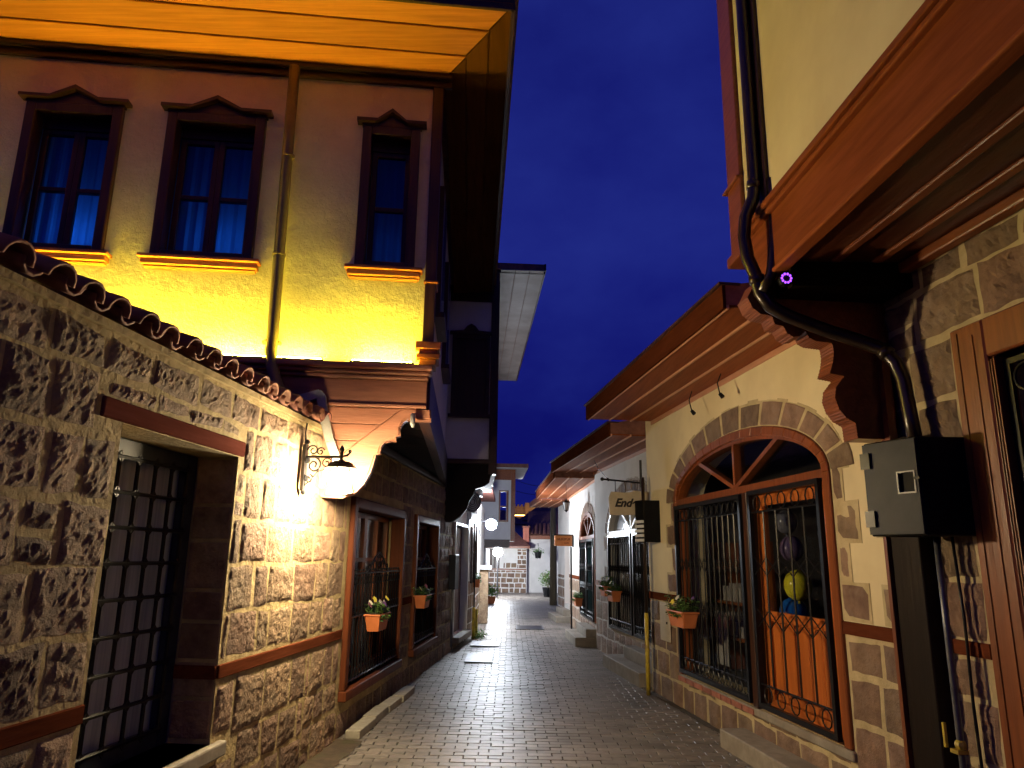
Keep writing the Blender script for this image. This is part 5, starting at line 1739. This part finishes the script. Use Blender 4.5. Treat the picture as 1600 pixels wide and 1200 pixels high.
# ------------------------------------------------------------------ left: beyond the jettied house
h2 = thing("jettied_house", "second jettied house with a shuttered window seen beyond the first", "house", (-1.0, 13.5, 0))
F2 = cross_frame(-0.5, 12.3, 4.0)
mb = MB(); wall_body(mb, F2, -1.6, -0.38, 3.20, 6.0, 0.15, [(-1.03, -0.42, 3.98, 5.36, 0)]); mb.build("plaster_wall", M_PLASTER_W, h2)
m = MB()
m.fbox(F2, -1.05, -0.98, 3.96, 5.38, -0.05, 0.045); m.fbox(F2, -0.45, -0.395, 3.96, 5.38, -0.05, 0.045); m.fbox(F2, -0.98, -0.45, 5.31, 5.38, -0.05, .045); m.fbox(F2, -0.98, -0.45, 3.96, 4.02, -0.05, .045)
w_ = m.build("window", M_WOOD_DZ, h2)
m = MB(); m.fbox(F2, -0.98, -0.45, 4.02, 5.31, -0.03, 0.0); m.build("shutter", M_WOOD_DZ, w_)
m = MB(); m.fbox(F2, -1.09, -0.37, 3.90, 3.958, 0.001, 0.09); m.build("sill", M_WOOD_DZ, w_)
m = MB(); m.prism([F2.p(x, z, 0.002) for x, z in ((-1.1, 5.382), (-0.36, 5.382), (-0.36, 5.43), (-0.6, 5.45), (-0.66, 5.53), (-0.73, 5.57), (-0.8, 5.53), (-0.86, 5.45), (-1.1, 5.43))], F2.out * .07); m.build("pediment", M_WOOD_DZ, w_)
m = MB(); m.fbox(F2, -0.378, -0.25, 2.95, 6.55, -0.2, 0.03); m.build("corner_post", M_WOOD_DZ, h2)
m = MB(); m.fbox(F2, -1.6, -0.36, 6.002, 6.55, -0.15, 0.03); m.build("frieze_board", M_WOOD_DX, h2)
m = MB(); m.fbox(F2, -1.6, -0.25, 3.12, 3.195, -0.2, 0.04); m.build("ledge_moulding", M_WOOD_DX, h2)
og2 = [(-0.25, 3.118), (-0.26, 2.98), (-0.33, 2.93), (-0.36, 2.80), (-0.45, 2.74), (-0.58, 2.70), (-0.62, 2.60), (-0.68, 2.50), (-0.72, 2.36), (-0.82, 2.24), (-0.95, 2.15), (-1.6, 2.15), (-1.6, 3.118)]
m = MB(); m.prism([F2.p(x, z, 0.0) for x, z in og2], -F2.out * .2); m.build("end_panel", M_COVE, h2)
S2L = street_frame(-0.25, 12.3, -3.0, 1)
m = MB(); m.fbox(S2L, 12.52, 15.2, 2.95, 6.55, -0.15, 0.0); m.build("side_wall", M_PLASTER_W, h2)
m = MB()
for k in range(3):
    m.fbox(S2L, 12.55 + k * .9, 12.6 + k * .9, 2.95, 6.5, 0.001, 0.02)
m.build("side_post", M_WOOD_DZ, h2)
# lit eave soffit of the second house
for k in range(3):
    m = MB()
    a0, a1 = 0.02 + k * .26, 0.27 + k * .26
    m.fbox(S2L, 12.15, 20.5, 6.56, 6.58, a0, a1); m.build("eave_board", M_WOOD_TRIM if False else surf("pale_grey_eave_board", (0.20, 0.155, 0.14), (0.32, 0.26, 0.235), scale=2, rough=0.6, bump=0.1), h2)
m = MB(); m.fbox(F2, -1.6, 0.56, 6.55, 6.74, 0.02, 0.06); m.fbox(S2L, 12.2, 20.6, 6.585, 6.72, 0.80, 0.83); m.build("fascia", M_WOOD_DX, h2)
m = MB(); m.fbox(S2L, 12.2, 20.5, 6.60, 6.70, -3, 0.79); m.build("roof", M_TILE, h2)
# white brackets under that eave
m = MB(); m.fbox(S2L, 15.4, 20.5, 4.4, 4.43, 0.0, 0.32)
fb = MB()
# lower wall L3: stone base, door, lit plaster
low = thing("low_house", "low white house lit by the second lamp with a dark red door and stone base", "house", (-0.9, 16, 0))
G = street_frame(-1.02, 13.36, 5.4, 1)
DL = (13.42, 14.9, 0.22, 2.15, 0)
WL = (16.05, 17.2, 1.05, 2.3, 0)
G2 = street_frame(-0.735, 16.3, 0.0, 1)
WL = (16.5, 17.1, 1.05, 2.2, 0)
mb = MB(); wall_body(mb, G, 13.37, 16.3, -0.05, 3.0, 0.3, [DL]); wall_body(mb, G2, 16.302, 21.5, -0.05, 2.9, 0.3, []); mb.build("plaster_wall", M_PLASTER_W, low)
lay_stones(low, G, 14.95, 16.3, -0.03, 1.12, [], M_STONE_L, (0.22, 0.3), (0.25, 0.45), 0.026, 0.014, 0.008, 0.1, 0.01)
lay_stones(low, G2, 16.31, 21.4, -0.03, 1.12, [], M_STONE_L, (0.22, 0.3), (0.25, 0.45), 0.026, 0.014, 0.008, 0.1, 0.01)
lay_stones(low, G, 13.38, 14.9, -0.03, 0.2, [], M_STONE_L, (0.2, 0.25), (0.25, 0.45), 0.026, 0.02, 0.008, 0.1, 0.01)
m = MB(); m.fbox(G, 13.45, 14.87, 0.22, 2.13, -0.12, -0.08); m.build("door", wood("dark_red_door", (0.075, 0.016, 0.014), (0.12, 0.03, 0.024), axis=2), low)
m = MB(); m.fbox(G, 13.40, 14.95, 0.12, 0.215, -0.1, 0.16); bevel(m.build("door_step", M_STEPSTONE, low), .01)
m = MB(); m.fbox(G, 13.40, 13.45, 0.22, 2.2, -0.1, 0.05); m.fbox(G, 14.88, 14.95, 0.22, 2.25, -0.1, 0.06); m.fbox(G, 13.45, 14.88, 2.15, 2.2, -.1, .05); m.build("door_frame", M_WHITE, low)
m = MB(); m.fbox(G, 15.55, 16.2, 1.08, 2.28, 0.003, 0.012); w_ = m.build("window", M_GLASS, low)
m = MB()
for q_ in (15.50, 15.85, 16.2):
    m.fbox(G, q_, q_ + .05, 1.06, 2.29, 0.013, 0.05)
m.fbox(G, 15.55, 16.2, 1.66, 1.70, 0.013, 0.03)
m.build("window_frame", M_WOOD_DZ, w_)
# low eave stepped and lit
m = MB(); m.fbox(G, 14.96, 16.4, 3.0, 3.03, -0.2, 0.30); m.fbox(G, 14.96, 16.4, 3.031, 3.14, 0.26, 0.32); m.build("eave", M_WHITE, low)
m = MB(); m.fbox(G2, 15.1, 21.5, 3.15, 3.25, -2, 0.30); m.build("roof", M_TILE, low)
m = MB()
for i, (za, e) in enumerate(((2.2, .05), (2.32, .09), (2.46, .15), (2.62, .20), (2.80, .26))):
    m.fbox(G, 14.96, 15.35, za, za + .14, 0.001, e)
m.build("corbel", M_WHITE, low)
# fan unit on the wall
fu = thing("fan_unit", "round grilled outdoor fan unit high on the white wall by the second lamp", "fan", G.p(14.9, 2.5, 0.2))
fc = Vector((-0.72, 13.9, 2.60))
m = MB(); m.tube([fc, fc + Vector((-.09, 0.13, 0))], 0.19, 20); m.build("fan_case", M_WHITE, fu, smooth=False)
m = MB()
for r_ in (.06, .10, .14, .18, .205):
    m.ring(fc + Vector((.008, -.012, 0)), (.82, .57, 0), (0, 0, 1), r_ * .9, 0.006, 20, 4)
m.build("fan_guard", M_IRON, fu)
m = MB(); m.tube([fc + Vector((-.05, .1, 0)), fc + Vector((-.3, .1, 0))], 0.02, 6); m.build("fan_arm", M_IRON, fu)
# control box on the pier
cb = thing("junction_box", "dark grey junction box on the stone pier between window and red door", "box", L2.p(12.9, 1.15, 0.06))
m = MB(); m.fbox(L2, 12.72, 13.10, 1.05, 1.62, 0.03, 0.14); bevel(m.build("case", M_BOX, cb), .006)
m = MB(); m.tube([L2.p(13.0, 1.05, 0.06), L2.p(13.0, 0.1, 0.06)], .02, 6); m.build("conduit", M_CONDUIT, cb)

def globe_lamp(label, base, glob, r, mat, cat="lamp", pole_to_ground=False):
    t = thing("wall_lamp" if not pole_to_ground else "lamp_post", label, cat, base)
    b, g_ = Vector(base), Vector(glob)
    m = MB()
    if pole_to_ground:
        m.tube([Vector((g_.x, g_.y, 0)), g_ + Vector((0, 0, -r))], [0.04, 0.025], 8)
        m.tube([g_ + Vector((0, 0, r * .9)), g_ + Vector((0.1, 0, r * 1.3)), g_ + Vector((.22, 0, r * 1.2))], 0.012, 6)
        m.build("lamp_pole", M_CONDUIT, t)
    else:
        m.tube([b + Vector((0, 0, -.15)), b + Vector((0, 0, .25))], 0.02, 6)
        m.tube([b + Vector((0, 0, .2)), Vector((g_.x, g_.y, b.z + .22)), g_ + Vector((0, 0, r * .9))], 0.012, 6)
        m.ring(g_ + Vector((0, 0, r * .8)), (1, 0, 0), (0, 1, 0), r * .8, 0.008, 14, 4)
        m.build("lamp_bracket", M_IRON, t)
    m = MB(); m.ball(g_, r, 16); m.build("lamp_globe", mat, t, smooth=True)
bp_ = Vector((-0.71, 17.4, 2.2))
globe_lamp("glowing globe wall lamp on the low white house by the red door", bp_, (-0.44, 17.4, 2.33), 0.125, M_LAMP2)
globe_lamp("glowing globe lamp on a thin post at the end of the lane", (-0.48, 30.5, 0), (-0.48, 30.5, 1.78), 0.19, M_LAMP3, pole_to_ground=True)
# gas riser with weeds
gp = thing("yellow_pipe", "yellow painted gas riser at the foot of the far left stone wall", "pipe", (-0.72, 15.3, 0))
m = MB(); m.tube([(-0.70, 15.3, 0), (-0.70, 15.3, 0.50), (-0.70, 15.3, 0.6)], 0.035, 8); m.tube([(-0.66, 15.6, 0), (-0.66, 15.6, 0.55)], 0.03, 8); m.build("yellow_section", M_YELLOW, gp, smooth=True)
m = MB(); m.tube([(-0.70, 15.3, 0.6), (-0.70, 15.3, 1.9)], 0.014, 6); m.build("riser", M_IRON, gp, smooth=True)
wd = MB()
for i in range(260):
    c = Vector((-0.60 + random.gauss(0, .07), 15.5 + random.gauss(0, .22), abs(random.gauss(0, .06))))
    a_ = random.uniform(0, 6.28)
    d1 = Vector((math.cos(a_), math.sin(a_), random.uniform(0, 1.5))).normalized() * random.uniform(.02, .05)
    d2 = d1.cross(Vector((0, 0, 1))).normalized() * .012
    wd.quad(c - d2, c + d2, c + d1 + d2 * .3, c + d1 - d2 * .3)
wo = wd.build("weeds", M_MOSS, fix=False, kind='stuff')
wo['label'] = "bright green weeds at the foot of the yellow gas riser"; wo['category'] = "weeds"
# low pier with pale cap
pr = thing("garden_pier", "dark low pier with a pale rounded cap past the red door", "pier", (-0.62, 18.9, 0))
m = MB(); m.box(-0.80, -0.52, 18.7, 19.1, 0, 1.28); bevel(m.build("pier_shaft", M_STONE_L, pr), .01)
m = MB(); m.box(-0.84, -0.44, 18.62, 19.18, 1.282, 1.38); bevel(m.build("pier_cap", M_WHITE, pr), .02, 2)
# metal plates in the street
def plate(label, x0, x1, y0, y1, tilt):
    t = thing("metal_plate", label, "plate", ((x0 + x1) / 2, (y0 + y1) / 2, 0.01), "steel plates over drains by the left wall")
    m = MB(); m.hexa([(x0, y0, .012), (x1, y0, .012), (x1, y1, .012), (x0, y1, .012), (x0, y0, .022), (x1, y0, .020), (x1, y1, .020), (x0, y1, .024)])
    bevel(m.build("plate_sheet", M_STEEL, t), .004)
plate("pale steel plate lying nearest by the left wall foot", -0.68, -0.25, 11.9, 12.9, 0.02)
plate("narrow steel plate lying just beyond the larger one", -0.70, -0.17, 14.0, 14.75, 0.02)
mh = thing("manhole_cover", "dark iron manhole cover set in the middle of the lane", "manhole cover", (0.45, 17.9, 0.01))
m = MB(); m.box(0.2, 0.78, 17.3, 18.2, 0.009, 0.016); m.build("cover", M_IRON, mh)
m = MB(); m.box(0.17, 0.199, 17.27, 18.23, 0.009, 0.019); m.box(0.781, 0.81, 17.27, 18.23, 0.009, 0.019); m.box(0.2, 0.78, 17.27, 17.299, 0.009, 0.019); m.box(0.2, 0.78, 18.201, 18.23, .009, .019); m.build("cover_rim", M_STEEL, mh)

# ------------------------------------------------------------------ end of the lane
# utility pole and potted plant
up = thing("utility_pole", "weathered timber pole standing beyond the shops", "pole", (1.53, 26.2, 0))
m = MB(); m.tube([(1.53, 26.2, 0), (1.53, 26.2, 4.2)], [0.13, 0.10], 10); m.build("pole_shaft", M_BARK, up, smooth=True)
pt = thing("potted_plant", "leafy green shrub in a dark pot against the white end wall", "plant", (1.62, 31.5, 0))
m = MB(); m.lathe((1.62, 31.5, 0), [(0.001, 0.0), (0.17, 0.0), (0.24, 0.38), (0.21, 0.38), (0.2, 0.33), (0.001, 0.33)], 14); m.build("pot", M_BOX_D, pt)
m = MB()
for i in range(700):
    v = Vector((random.gauss(0, 1), random.gauss(0, 1), random.gauss(0, 1))).normalized() * random.uniform(.1, .42)
    c = Vector((1.60, 31.5, 0.72)) + Vector((v.x, v.y, v.z * .9))
    a_ = random.uniform(0, 6.28)
    d1 = Vector((math.cos(a_), math.sin(a_), random.uniform(-.6, .6))).normalized() * .05
    d2 = d1.cross(Vector((random.random(), 0, 1))).normalized() * .028
    m.quad(c - d1, c + d2, c + d1, c - d2)
m.build("foliage", M_MOSS, pt, fix=False, kind='stuff')
m = MB()
for i in range(9):
    a_ = i * .7
    m.tube([(1.62, 31.5, .33), (1.6 + .15 * math.cos(a_), 31.5 + .15 * math.sin(a_), .7), (1.6 + .25 * math.cos(a_), 31.5 + .25 * math.sin(a_), .95)], .008, 4)
m.build("stem", M_BARK, pt)
# hanging dark planter above it
hp = thing("hanging_pot", "dark pot hung on the white end wall above the shrub", "pot", (1.22, 34.2, 1.7))
m = MB(); m.lathe((1.28, 33.6, 1.55), [(0.001, 0), (0.12, 0), (0.17, 0.28), (0.15, 0.28), (.001, .22)], 12); m.build("pot", M_BOX_D, hp)
m = MB()
for i in range(150):
    c = Vector((1.28 + random.gauss(0, .12), 33.6 + random.gauss(0, .1), 1.85 + random.gauss(0, .08)))
    d1 = Vector((random.uniform(-1, 1), random.uniform(-1, 1), random.uniform(-1, 1))).normalized() * .04
    d2 = d1.orthogonal().normalized() * .02
    m.quad(c - d1, c + d2, c + d1, c - d2)
m.build("leaves", M_LEAF, hp, fix=False, kind='stuff')
m = MB(); m.tube([(1.28, 33.6, 1.82), (1.28, 33.6, 2.2), (1.28, 34.9, 2.2)], .012, 5); m.build("bracket", M_IRON, hp)
# white end wall with tiled top
ew = thing("end_wall", "plain white rendered wall closing the lane beside the stone cottage", "wall", (1.5, 35, 0))
E1 = cross_frame(0.8, 35.2, -3.0)
mb = MB(); mb.fbox(E1, 0.82, 4.6, -0.05, 2.42, -0.3, 0); mb.build("render_wall", M_PLASTER_W, ew)
m = MB(); m.fbox(E1, 0.78, 4.6, 2.422, 2.56, -0.35, 0.10); m.build("fascia", M_WOOD_R, ew)
s = 0.85
while s < 4.4:
    m = MB(); tile_mesh(m, E1.p(s, 2.60, 0.12), -E1.out * math.cos(R(25)) + Vector((0, 0, math.sin(R(25)))), (0, 0, 1), .09, .08, 1.3, nseg=5); m.build("roof_tile", M_TILE, ew)
    s += .2
m = MB(); m.hexa([E1.p(.78, 2.562, .1), E1.p(4.6, 2.562, .1), E1.p(4.6, 2.562, -3), E1.p(.78, 2.562, -3), E1.p(.78, 2.59, .1), E1.p(4.6, 2.59, .1), E1.p(4.6, 3.9, -3), E1.p(.78, 3.9, -3)]); m.build("roof", M_TILE, ew)
# stone cottage
ct = thing("stone_cottage", "low stone cottage lit by the end lamp with a hipped tiled roof and red chimney", "house", (-0.2, 35, 0))
E2 = cross_frame(-0.2, 34.8, -2.0)
mb = MB(); mb.fbox(E2, -4.0, 0.80, -0.05, 1.98, -0.4, 0); mb.build("mortar_bed", M_PLASTER_W, ct)
lay_stones(ct, E2, -1.6, 0.79, -0.02, 1.0, [], M_STONE_R, (0.17, 0.24), (0.2, 0.38), 0.04, 0.02, 0.004, 0.15, 0.01, far=True)
lay_stones(ct, E2, 0.35, 0.79, 1.08, 1.96, [], M_STONE_R, (0.17, 0.24), (0.16, 0.3), 0.04, 0.02, 0.004, 0.15, 0.01, far=True)
lay_stones(ct, E2, -0.3, 0.35, 1.08, 1.35, [], M_STONE_R, (0.2, 0.24), (0.2, 0.3), 0.05, 0.015, 0.004, 0.15, 0.01, far=True)
m = MB(); m.fbox(E2, -1.6, 0.79, 1.01, 1.07, -0.02, 0.02); m.build("tie_beam", M_WOOD_R, ct)
m = MB()
for k in range(7):
    m.fbox(E2, -1.55 + k * .16, -1.42 + k * .16, 1.08, 1.95, 0.01, 0.05)
m.build("shutter", M_WOOD_DZ, ct)
m = MB(); m.fbox(E2, -4.0, 0.95, 1.985, 2.08, -0.4, 0.35); m.build("eave", M_WOOD_R, ct)
m = MB(); m.hexa([E2.p(-4, 2.082, .38), E2.p(1.0, 2.082, .38), E2.p(1.0, 2.082, -4), E2.p(-4, 2.082, -4), E2.p(-3, 3.25, -1.6), E2.p(-0.3, 3.25, -1.6), E2.p(-.3, 3.25, -2.4), E2.p(-3, 3.25, -2.4)]); m.build("roof", M_TILE, ct)
m = MB(); m.box(0.62, 0.90, 34.9, 35.3, 2.1, 2.95); ch = m.build("chimney", surf("red_chimney_render", (0.45, 0.14, 0.09), (0.55, 0.19, 0.13), rough=.8), ct)
m = MB(); m.box(0.58, 0.94, 34.86, 35.34, 2.952, 3.02); m.build("chimney_cap", M_TILE, ch)
# pots beside cottage
pb = thing("potted_plant", "small yellow green plant by the foot of the end lamp post", "plant", (-0.75, 27.8, 0))
m = MB(); m.lathe((-0.62, 26.6, 0), [(0.001, 0), (.12, 0), (.16, .25), (.001, .22)], 12); m.build("pot", M_TERRA, pb)
m = MB()
for i in range(200):
    c = Vector((-0.62 + random.gauss(0, .12), 26.6 + random.gauss(0, .12), 0.42 + random.gauss(0, .1)))
    d1 = Vector((random.uniform(-1, 1), random.uniform(-1, 1), random.uniform(-1, 1))).normalized() * .045
    d2 = d1.orthogonal().normalized() * .025
    m.quad(c - d1, c + d2, c + d1, c - d2)
m.build("leaves", M_MOSS, pb, fix=False, kind='stuff')
# third tall house on the left
h3 = thing("corner_house", "tall white plastered house with a narrow window above the end lamp", "house", (-0.6, 26, 0))
F3 = cross_frame(-0.4, 24.5, 2.0)
mb = MB(); wall_body(mb, F3, -2.2, 0.02, 2.15, 4.1, 0.2, [(-0.36, -0.08, 2.75, 3.72, 0)]); mb.build("plaster_wall", M_PLASTER_W, h3)
m = MB(); m.fbox(F3, -0.36, -0.08, 2.75, 3.72, -0.08, -0.04); w_ = m.build("window", M_GLASS, h3)
m = MB(); m.fbox(F3, -0.38, -0.33, 2.72, 3.75, -0.03, 0.03); m.fbox(F3, -0.13, -0.06, 2.72, 3.75, -0.03, 0.03); m.fbox(F3, -.33, -.13, 2.72, 2.77, -.03, .03); m.fbox(F3, -.33, -.13, 3.70, 3.75, -.03, .03); m.fbox(F3, -.33, -.13, 3.2, 3.24, -.03, .03); m.build("window_frame", M_WOOD_R, w_)
m = MB(); m.fbox(F3, 0.022, 0.16, 2.1, 4.45, -0.2, 0.03); m.build("corner_post", M_WOOD_R, h3)
m = MB(); m.fbox(F3, -2.2, 0.02, 4.102, 4.45, -0.2, 0.03); m.build("frieze_board", M_WOOD_R, h3)
m = MB(); m.fbox(F3, -2.2, 0.55, 4.452, 4.47, -3.0, 0.4); m.build("soffit", M_WHITE, h3)
m = MB(); m.fbox(F3, -2.2, 0.57, 4.472, 4.6, -3.0, 0.42); m.build("roof", M_TILE, h3)
m = MB(); m.fbox(F3, -2.2, 0.0, 1.9, 2.148, -1.8, 0.04); m.build("jetty_board", M_WOOD_D, h3)
m = MB(); m.box(-2.2, -0.85, 26.5, 31.0, -0.05, 1.89); m.build("ground_floor", M_PLASTER_W, h3)
m = MB(); m.fbox(street_frame(0.16, 24.5, 0, 1), 24.7, 28.0, 2.15, 4.45, -.3, 0); m.build("side_wall", M_PLASTER_W, h3)

# dark houses behind
def back_house(label, x0, x1, y, z0, z1, roof_h, wins, grp="dark houses behind the lane"):
    t = thing("distant_house", label, "house", ((x0 + x1) / 2, y, 0), grp)
    m = MB(); m.box(x0, x1, y, y + 5, -0.08, z1); m.build("wall", M_PLASTER_W, t)
    m = MB(); m.hexa([(x0 - .4, y - .4, z1 + .002), (x1 + .4, y - .4, z1 + .002), (x1 + .4, y + 5.4, z1 + .002), (x0 - .4, y + 5.4, z1 + .002),
                      (x0 + 1.2, y + 2, z1 + roof_h), (x1 - 1.2, y + 2, z1 + roof_h), (x1 - 1.2, y + 3, z1 + roof_h), (x0 + 1.2, y + 3, z1 + roof_h)]); m.build("roof", M_TILE, t)
    for (a, b, c, d) in wins:
        m = MB(); m.box(a, b, y - .05, y - .002, c, d); w = m.build("window", M_WOOD_D, t)
        m = MB(); m.box(a + .1, b - .1, y - .06, y - .051, c + .1, d - .1); m.build("pane", M_GLASS, w)
back_house("unlit white house behind the cottage with paired windows", 0.9, 5.2, 50, 0, 4.0, 1.2, [(1.5, 2.2, 2.7, 3.7), (2.5, 3.2, 2.7, 3.7), (3.5, 4.2, 2.7, 3.7)])
back_house("unlit house just right of the tall corner house", -2.8, 0.8, 47, 0, 3.6, 1.0, [(-1.6, -1.0, 2.4, 3.2), (-0.4, 0.2, 2.4, 3.2)])
# hill and castle
hm = MB()
NX, NY = 40, 14
for j in range(NY + 1):
    for i in range(NX + 1):
        x = -160 + 340 * i / NX
        y = 75 + 150 * j / NY
        d = math.hypot((x - 8) / 75, (y - 165) / 70)
        z = 11.0 * math.exp(-d * d * 2.2) + 1.2 * noise.noise(Vector((x * .05, y * .05, 0))) - 1.5
        hm.v.append(Vector((x, y, z)))
for j in range(NY):
    for i in range(NX):
        a = j * (NX + 1) + i
        hm.f.append((a, a + 1, a + NX + 2, a + NX + 1))
hm.build("hill", M_HILL, smooth=True, fix=False, kind='structure')
cs = thing("castle", "floodlit orange castle ramparts on the hill beyond the lane", "castle", (5.0, 152, 9))
m = MB(); m.box(0.6, 8.6, 150, 154, 8.5, 11.6)
m.box(-0.6, 0.8, 149, 155, 8.0, 10.8); m.box(3.0, 5.0, 149.3, 154, 8.5, 12.3); m.box(7.6, 9.4, 149, 154, 8.5, 12.0)
m.build("rampart", M_CASTLE, cs)
m = MB()
for k in range(11):
    m.box(0.7 + k * .72, 1.1 + k * .72, 149.9, 150.3, 11.6 + .001, 12.0)
m.build("battlement", M_CASTLE, cs)
m = MB(); m.box(0.8, 9.0, 146.6, 147.0, 9.55, 9.7); fl_ = m.build("floodlight", emis("castle_floodlight_glow", (1.0, 0.50, 0.12), 14.0), cs)

# overhead wires and an aerial at the end of the lane
for i, (a_, b_, lab) in enumerate((((-0.2, 24.6, 4.3), (1.53, 26.2, 4.1), "upper sagging black wire from the corner house to the timber pole"),
                                   ((-0.2, 24.6, 3.9), (1.53, 26.2, 3.85), "lower sagging black wire from the corner house to the timber pole"))):
    t = thing("overhead_wire", lab, "wire", a_)
    a_, b_ = Vector(a_), Vector(b_)
    m = MB(); m.tube([a_ + (b_ - a_) * (k / 8) - Vector((0, 0, 0.16 * math.sin(math.pi * k / 8))) for k in range(9)], 0.008, 4)
    m.build("wire_strand", M_IRON, t)
